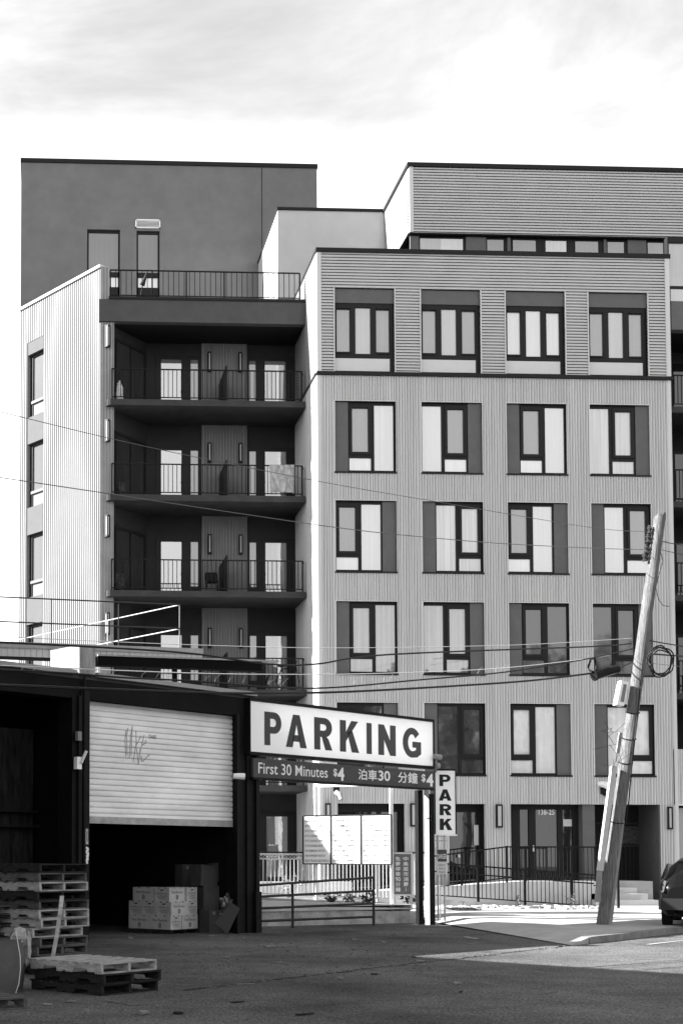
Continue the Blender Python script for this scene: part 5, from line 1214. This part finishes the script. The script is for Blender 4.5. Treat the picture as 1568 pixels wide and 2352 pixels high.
# brown cartons and wrap piled to the right
brown = mat('brown_carton', .06, .9, .2, 3)
def big_box(name, label, u, v, w, d, h, rz, z, tilt=(0, 0), tape=True, depth=None):
    g = gnd(u, v); M = Matrix.Translation((g.x, g.y, z)) @ Matrix.Rotation(rz, 4, 'Z') @ Matrix.Rotation(tilt[0], 4, 'X') @ Matrix.Rotation(tilt[1], 4, 'Y')
    t = thing(name, label, 'carton', (g.x, g.y, z), 0, 'brown cartons piled beside the white ones'); build('box', MB().box(-w / 2, w / 2, 0, d, 0, h, M), brown, t)
    if tape:
        mb = MB()
        for x in (-.22, .22): mb.box(x * w - .035, x * w + .035, -.004, -.001, h * .8, h * .8 + .075, M)
        build('tape_squares', mb, mat('tape_pale', .16, .6), t)
ry = ang - .35
big_box('brown_carton', 'brown carton with two pale tape squares on the floor right of the white ones', 500, 2143, .44, .4, .5, ry, 0)
big_box('brown_carton', 'brown carton without tape standing upright behind the lower brown one', 486, 2141, .42, .4, .52, ry, .5, tape=False)
big_box('brown_carton', 'brown carton with pale tape squares high on the pile behind the white ones', 440, 2137, .5, .3, .55, ry, .95)
big_box('brown_carton', 'tilted open brown carton balanced on top of the pile', 480, 2141, .48, .35, .48, ry + .1, 1.0, (-.12, .16), False)
big_box('brown_carton', 'brown carton leaning at the back near the column', 508, 2139, .5, .3, .4, ry, 1.15, (.0, -.3), False)
g = gnd(520, 2146); tag(build('cardboard_flap', MB().prism([Vector((g.x - .25, g.y, .25)), Vector((g.x + .02, g.y, .0)), Vector((g.x + .3, g.y + .1, .55)), Vector((g.x + .12, g.y + .1, .68))], (.01, .02, 0)), mat('flap_brown', .045, .9)), 'folded cardboard flap standing on edge by the column', 'cardboard')
tag(build('plastic_wrap', blob(at(521, 2080, g.y + .2), .12, .1, .2, 41, rough=.5), mat('wrap_gloss', .05, .12, .3, 10, 1., 12, spec=.9)), 'crumpled clear plastic wrap beside the brown cartons', 'plastic wrap')
# dark crates at the back
for k, (u, v, z, lab) in enumerate(((330, 2120, .95, 'dark sack heap on the left behind the white cartons'), (372, 2118, 1.0, 'dark sack heap in the middle behind the white cartons'))):
    g = gnd(u, v); tag(build('sack', blob((g.x, g.y + .3, .65), .55, .4, .75 + .1 * k, 50 + k, rough=.12), mat('sack_dark', .02, .8, .6, 14, .5, 30)), lab, 'sack')
# ------------------------------------------------------------------ things on the balconies
bz = zsl[2]; cx = at(487, 1340, 44.9).x; fc = thing('folding_chair', 'black folding chair on the third balcony from the top', 'chair', (cx, 44.9, bz))
mb = MB()
for s in (-.2, .2): mb.tube([(cx + s, 44.75, bz), (cx + s, 45.15, bz + .8)], .014, 6); mb.tube([(cx + s * .9, 45.15, bz), (cx + s * .9, 44.75, bz + .46)], .014, 6)
build('frame', mb, rail_black, fc); build('seat', MB().box(cx - .19, cx + .19, 44.72, 45.08, bz + .44, bz + .47), rail_black, fc)
mb = MB().prism([(cx - .22, 45.08, bz + .55), (cx + .22, 45.08, bz + .55), (cx + .22, 45.14, bz + .78), (cx + .17, 45.15, bz + .84), (cx - .17, 45.15, bz + .84), (cx - .22, 45.14, bz + .78)], (0, .025, 0)); build('backrest', mb, rail_black, fc)
x0, x1 = at(619, 1100, 44.2).x, at(675, 1100, 44.2).x; zt_, zb2 = zsl[1] + 1.06, zsl[1] + .1; mb = MB(); nx, nz = 28, 14
for j in range(nz + 1):
    for i in range(nx + 1):
        u = i / nx; w = j / nz; mb.v.append(Vector((x0 + (x1 - x0) * u, 44.2 - .03 - .025 * math.sin(u * 21 + 2 * w) * (.3 + w) - .02 * math.sin(u * 9 - 5 * w), zt_ - (zt_ - zb2) * w * (1 - .04 * math.sin(u * 3)))))
for j in range(nz):
    for i in range(nx): b = j * (nx + 1) + i; mb.f.append((b, b + 1, b + nx + 2, b + nx + 1))
tag(build('cloth', mb, mat('cloth_pale', .30, .9, .5, 5, stretch=(2, 2, 1)), smooth=True), 'patterned pale cloth hung over the second balcony railing from the top', 'cloth')
bx = at(268, 900, 44.9).x; tag(build('wrapped_bundle', blob((bx + .05, 44.95, zsl[0] + .42), .2, .2, .45, 71, rough=.15), mat('bundle_white', .6, .7, .5, 5, stretch=(.5, .5, 6))), 'white wrapped bundle standing at the left end of the top balcony', 'bundle')
for i, (u, z, h) in enumerate(((272, zsl[1], .6), (268, zsl[2], .7))):
    x = at(u, 1200, 44.9).x; tag(build('covered_bundle', blob((x + .08, 44.9, z + h / 2), .22, .2, h / 2, 81 + i, rough=.2), mat('bundle_dark', .05, .8, .5, 6)), ('dark covered bundle at the left end of the second balcony from the top', 'dark covered bundle at the left end of the third balcony from the top')[i], 'bundle')
bx = at(660, 1560, 44.8).x; bk = thing('bicycle', 'dark bicycle parked on the fourth balcony, right end', 'bicycle', (bx, 44.8, zsl[3]))
for s in (-.45, .45):
    c = Vector((bx + s * .9, 44.8, zsl[3] + .33)); build('wheel', MB().tube([c + Vector((.31 * math.cos(a * .5236), 0, .31 * math.sin(a * .5236))) for a in range(13)], .022, 5), rail_black, bk)
Zk = zsl[3]; mb = MB(); mb.tube([(bx - .4, 44.8, Zk + .33), (bx - .2, 44.8, Zk + .78), (bx + .3, 44.8, Zk + .8), (bx + .4, 44.8, Zk + .33)], .02, 6); mb.tube([(bx + .3, 44.8, Zk + .75), (bx, 44.8, Zk + .33), (bx - .22, 44.8, Zk + .85)], .02, 6); mb.tube([(bx + .3, 44.8, Zk + .78), (bx + .28, 44.8, Zk + 1.0), (bx + .28, 44.55, Zk + 1.02)], .018, 6); build('frame', mb, rail_black, bk)
build('saddle', MB().box(bx - .32, bx - .1, 44.74, 44.86, Zk + .85, Zk + .9), rail_black, bk)
# folded parasol leaning on the terrace rail
tx = at(333, 640, 44.9); tp = thing('folded_parasol', 'thin folded parasol leaning inside the terrace railing', 'parasol', (tx.x, 44.8, ZTER)); build('canopy', MB().tube([at(327, 655, 44.8), at(333, 640, 44.75), at(338, 625, 44.7)], .09, 8, .02), frame_dark, tp); build('shaft', MB().tube([(tx.x - .2, 44.85, ZTER), at(328, 655, 44.8)], .02, 6), frame_dark, tp)
lamp(Frame((at(612, 650, 50).x, 50.5, 0), (0, -1)), 0, ZTER + .7, .0, .15, .6)
# ------------------------------------------------------------------ parked car at the right edge
def car():
    g = gnd(1556, 2131, .1); t = thing('parked_car', 'dark glossy hatchback on the drive, cut off by the right picture edge', 'car'); t.location = (0, 0, 0)
    paint = mat('car_paint', .004, .25, spec=.15); gl = mat('car_glass', .006, .06, spec=.35); tyre = mat('tyre', .012, .9)
    # local: x across (0 at the centre line), y forward from the tail, z up
    prof = [  # y, half width, z bottom, z shoulder, roof half width, z roof
        (0.00, .70, .42, .86, .60, .92), (.06, .84, .33, .95, .68, 1.02), (.22, .90, .26, 1.0, .66, 1.22), (.55, .915, .22, 1.02, .64, 1.50), (1.1, .92, .2, 1.02, .63, 1.58), (2.0, .92, .2, 1.0, .62, 1.58), (2.7, .92, .2, .98, .6, 1.48), (3.35, .91, .2, .96, .66, 1.06), (4.0, .88, .24, .86, .62, .90), (4.3, .74, .34, .72, .5, .74)]
    mb = MB(); K = 14
    for y, hw, zb, zs, rw, zr in prof:
        half = [(hw * .86, zb), (hw * .97, zb + .12), (hw, zb + .3), (hw * .995, zs - .12), (hw * .97, zs), (rw + (hw - rw) * .25, zs + (zr - zs) * .7), (rw * .8, zr)]
        ring = half + [(-x, z) for x, z in reversed(half)]
        mb.v += [Vector((x, y, z)) for x, z in ring]
    for i in range(len(prof) - 1):
        for j in range(K): mb.f.append((i * K + j, i * K + (j + 1) % K, (i + 1) * K + (j + 1) % K, (i + 1) * K + j))
    mb.f.append(tuple(range(K))); mb.f.append(tuple(reversed(range((len(prof) - 1) * K, len(prof) * K))))
    build('body', mb, paint, t, smooth=True, local=True)
    for s in (-1, 1):
        for y in (.85, 3.4):
            w = MB(); w.tube([(s * .70, y, .32), (s * .9, y, .32)], .32, 20); wo = build('wheel', w, tyre, t, local=True); build('rim', MB().tube([(s * .9, y, .32), (s * .91, y, .32)], .2, 12), mat('rim_grey', .2, .3, metal=.6), wo, local=True)
        build('tail_light', MB().hexa([(s * .80, -.02, .80), (s * .91, .2, .80), (s * .88, .3, .82), (s * .74, .06, .82), (s * .74, .04, 1.04), (s * .85, .26, 1.10), (s * .8, .36, 1.1), (s * .68, .1, 1.04)]), mat('tail_lens', .06, .08, spec=.8), t, local=True)
        build('side_window', MB().prism([(s * .925, .75, 1.07), (s * .925, 3.0, 1.05), (s * .78, 2.6, 1.42), (s * .78, .85, 1.45)], (s * .012, 0, 0)), gl, t, local=True)
    build('rear_window', MB().add([(-.6, .09, 1.05), (.6, .09, 1.05), (.54, .42, 1.44), (-.54, .42, 1.44)], [(0, 1, 2, 3)]), gl, t, local=True)
    build('bumper', MB().prism([(-.86, -.03, .4), (.86, -.03, .4), (.93, .22, .4), (-.93, .22, .4)], (0, 0, .26)), mat('bumper_grey', .025, .5), t, local=True)
    build('number_plate', MB().box(-.26, .26, -.05, -.035, .44, .56), mat('plate_pale', .5, .5), t, local=True)
    build('exhaust', MB().tube([(-.55, -.02, .3), (-.55, .3, .3)], .04, 8), steel, t, local=True)
    q = at(1517, 2085, g.y); t.rotation_euler = (0, 0, R(-30)); t.location = (q.x + .80, g.y - .30, .1)
car()
# ------------------------------------------------------------------ litter on the ground
rq = random.Random(19); m_l = mat('litter_pale', .15, .9, .4, 12)
spots = [(620, 2176, .3, .05), (690, 2180, .2, .04), (520, 2200, .12, .1), (640, 2212, .16, .1), (730, 2170, .1, .05), (815, 2160, .2, .04), (470, 2190, .08, .05), (880, 2165, .12, .04), (1085, 2168, .35, .05), (565, 2262, .25, .03), (330, 2330, .18, .05), (165, 2302, .1, .06), (110, 2310, .1, .04), (545, 2303, .2, .04), (610, 2170, .1, .06), (455, 2172, .25, .03), (350, 2166, .08, .05), (965, 2210, .12, .04), (1050, 2262, .15, .03), (1058, 2280, .14, .02), (700, 2332, .25, .03), (950, 2200, .08, .05), (780, 2250, .1, .04), (860, 2240, .1, .03), (410, 2330, .1, .05), (1240, 2236, .09, .02), (300, 2156, .1, .05), (560, 2156, .12, .05), (490, 2152, .2, .04), (420, 2158, .1, .04)]
for i, (u, v, l, w) in enumerate(spots):
    g = gnd(u, v, .0); M = Matrix.Translation((g.x, g.y, .008)) @ Matrix.Rotation(rq.uniform(-.6, 1.2), 4, 'Z'); z = rq.uniform(.004, .03)
    mb = MB(); w = w * .7; mb.hexa([M @ Vector(q) for q in ((-l / 2, -w, 0), (l / 2, -w * rq.uniform(.3, 1), 0), (l / 2, w, 0), (-l / 2, w * rq.uniform(.3, 1), 0), (-l / 2, -w, z), (l / 2, -w * .8, z * .5), (l / 2, w * .8, z), (-l / 2, w * .7, z * 1.4))])
    tag(build('litter_scrap', mb, m_l if rq.random() < .75 else mat('litter_dark', .01, .9)), 'small scrap of paper or splintered wood lying on the asphalt', 'litter', 'scraps scattered over the asphalt')
mb = MB()
for i in range(700):
    g = gnd(rq.uniform(240, 1000), 2130 + 110 * rq.random() ** 1.5); s = rq.uniform(.004, .018)
    mb.box(-s, s * 2 * rq.random(), -s, s, 0, s * .8, Matrix.Translation((g.x, g.y, 0)) @ Matrix.Rotation(rq.uniform(0, 6), 4, 'Z'))
tag(build('grit', mb, mat('gravel_bits', .09, .9, .4, 8)), 'fine grit and crumbs scattered over the asphalt before the warehouse', 'grit', kind='stuff')
mb = MB(); rq2 = random.Random(44)
for pts in ([(1205, 2283), (1228, 2285), (1250, 2283), (1281, 2280)], [(1452, 2207), (1480, 2203), (1500, 2205), (1528, 2207)], [(1225, 2258), (1236, 2261)], [(680, 2150), (760, 2146), (850, 2150), (955, 2160)], [(560, 2188), (700, 2170), (860, 2166)], [(1225, 2228), (1400, 2219), (1568, 2208)], [(240, 2300), (300, 2310), (380, 2306)]):
    P = [gnd(u, v) for u, v in pts]
    for a, b in zip(P, P[1:]):
        d = (b - a).normalized(); s_ = Vector((-d.y, d.x, 0)) * rq2.uniform(.006, .014); mb.add([a - s_, b - s_ * .7, b + s_ * .7, a + s_], [(0, 1, 2, 3)])
for q in mb.v: q.z = .004
struct('pavement_cracks', mb, mat('seam_tar', .012, .9))
# painted and worn marks on the road
mb = MB()
def stripe(u0, v0, u1, v1, w, z=.008):
    a, b = gnd(u0, v0), gnd(u1, v1); d = (b - a).normalized(); s = Vector((-d.y, d.x, 0)) * w; mb.add([a - s, b - s * .6, b + s * .6, a + s], [(0, 1, 2, 3)])
    for q in mb.v[-4:]: q.z = z
stripe(1486, 2170, 1575, 2160, .05); stripe(1068, 2152, 1100, 2159, .05); stripe(1098, 2159, 1092, 2155, .04)
struct('road_marking', mb, mat('worn_paint', .28, .8, .3, 9))
# ------------------------------------------------------------------ across the road behind the viewer: seen only mirrored in the lower windows
hs = thing('gabled_house', 'gabled house across the road behind the viewer, mirrored in the windows', 'house', (16, -14, 0))
build('wall', MB().box(9, 24, -24, -12, 0, 13), mat('house_wall', .06, .9), hs)
build('roof', MB().prism([(8.5, -11.6, 13), (24.5, -11.6, 13), (16.5, -11.6, 17.5)], (0, -13, 0)), mat('house_roof', .05, .9), hs)
for i, (x, y, h, lab) in enumerate(((30, -9, 15.5, 'tall leafy tree across the road behind the viewer, right of the house'), (38, -11, 17, 'tallest leafy tree across the road behind the viewer'), (46, -7, 13, 'lower leafy tree across the road behind the viewer, farthest right'))):
    q = random.Random(60 + i); t = thing('street_tree', lab, 'tree', (x, y, 0), 0, 'trees across the road'); tr = MB().tube([(x, y, 0), (x + .2, y, h * .35), (x, y + .3, h * .7)], .35, 8, .12); lv = MB()
    for k in range(7): a = q.uniform(0, 6.3); tr.tube([(x + .1, y, h * q.uniform(.3, .55)), (x + math.cos(a) * h * .22, y + math.sin(a) * h * .22, h * q.uniform(.6, .85))], .12, 5, .03)
    cl_ = [(x + q.gauss(0, h * .15), y + q.gauss(0, h * .15), h * q.uniform(.45, .95), h * q.uniform(.08, .15)) for _ in range(26)]
    for cx_, cy_, cz_, cr_ in cl_:
        for k in range(70):
            d = Vector((q.gauss(0, 1), q.gauss(0, 1), q.gauss(0, .8))).normalized() * cr_ * q.uniform(.6, 1.1); c = Vector((cx_, cy_, cz_)) + d; e1 = Vector((q.gauss(0, 1), q.gauss(0, 1), q.gauss(0, 1))).normalized() * .28; e2 = e1.cross(Vector((q.gauss(0, 1), q.gauss(0, 1), q.gauss(0, 1)))).normalized() * .2
            lv.add([c - e1, c + e2, c + e1, c - e2], [(0, 1, 2, 3)])
    build('trunk', tr, wood, t); build('crown', lv, mat('tree_leaf', .05, .8, .5, 2), t)
for k in list(pal):
    if k not in used:
        for c in list(pal[k].children): bpy.data.objects.remove(c)
        bpy.data.objects.remove(pal[k])
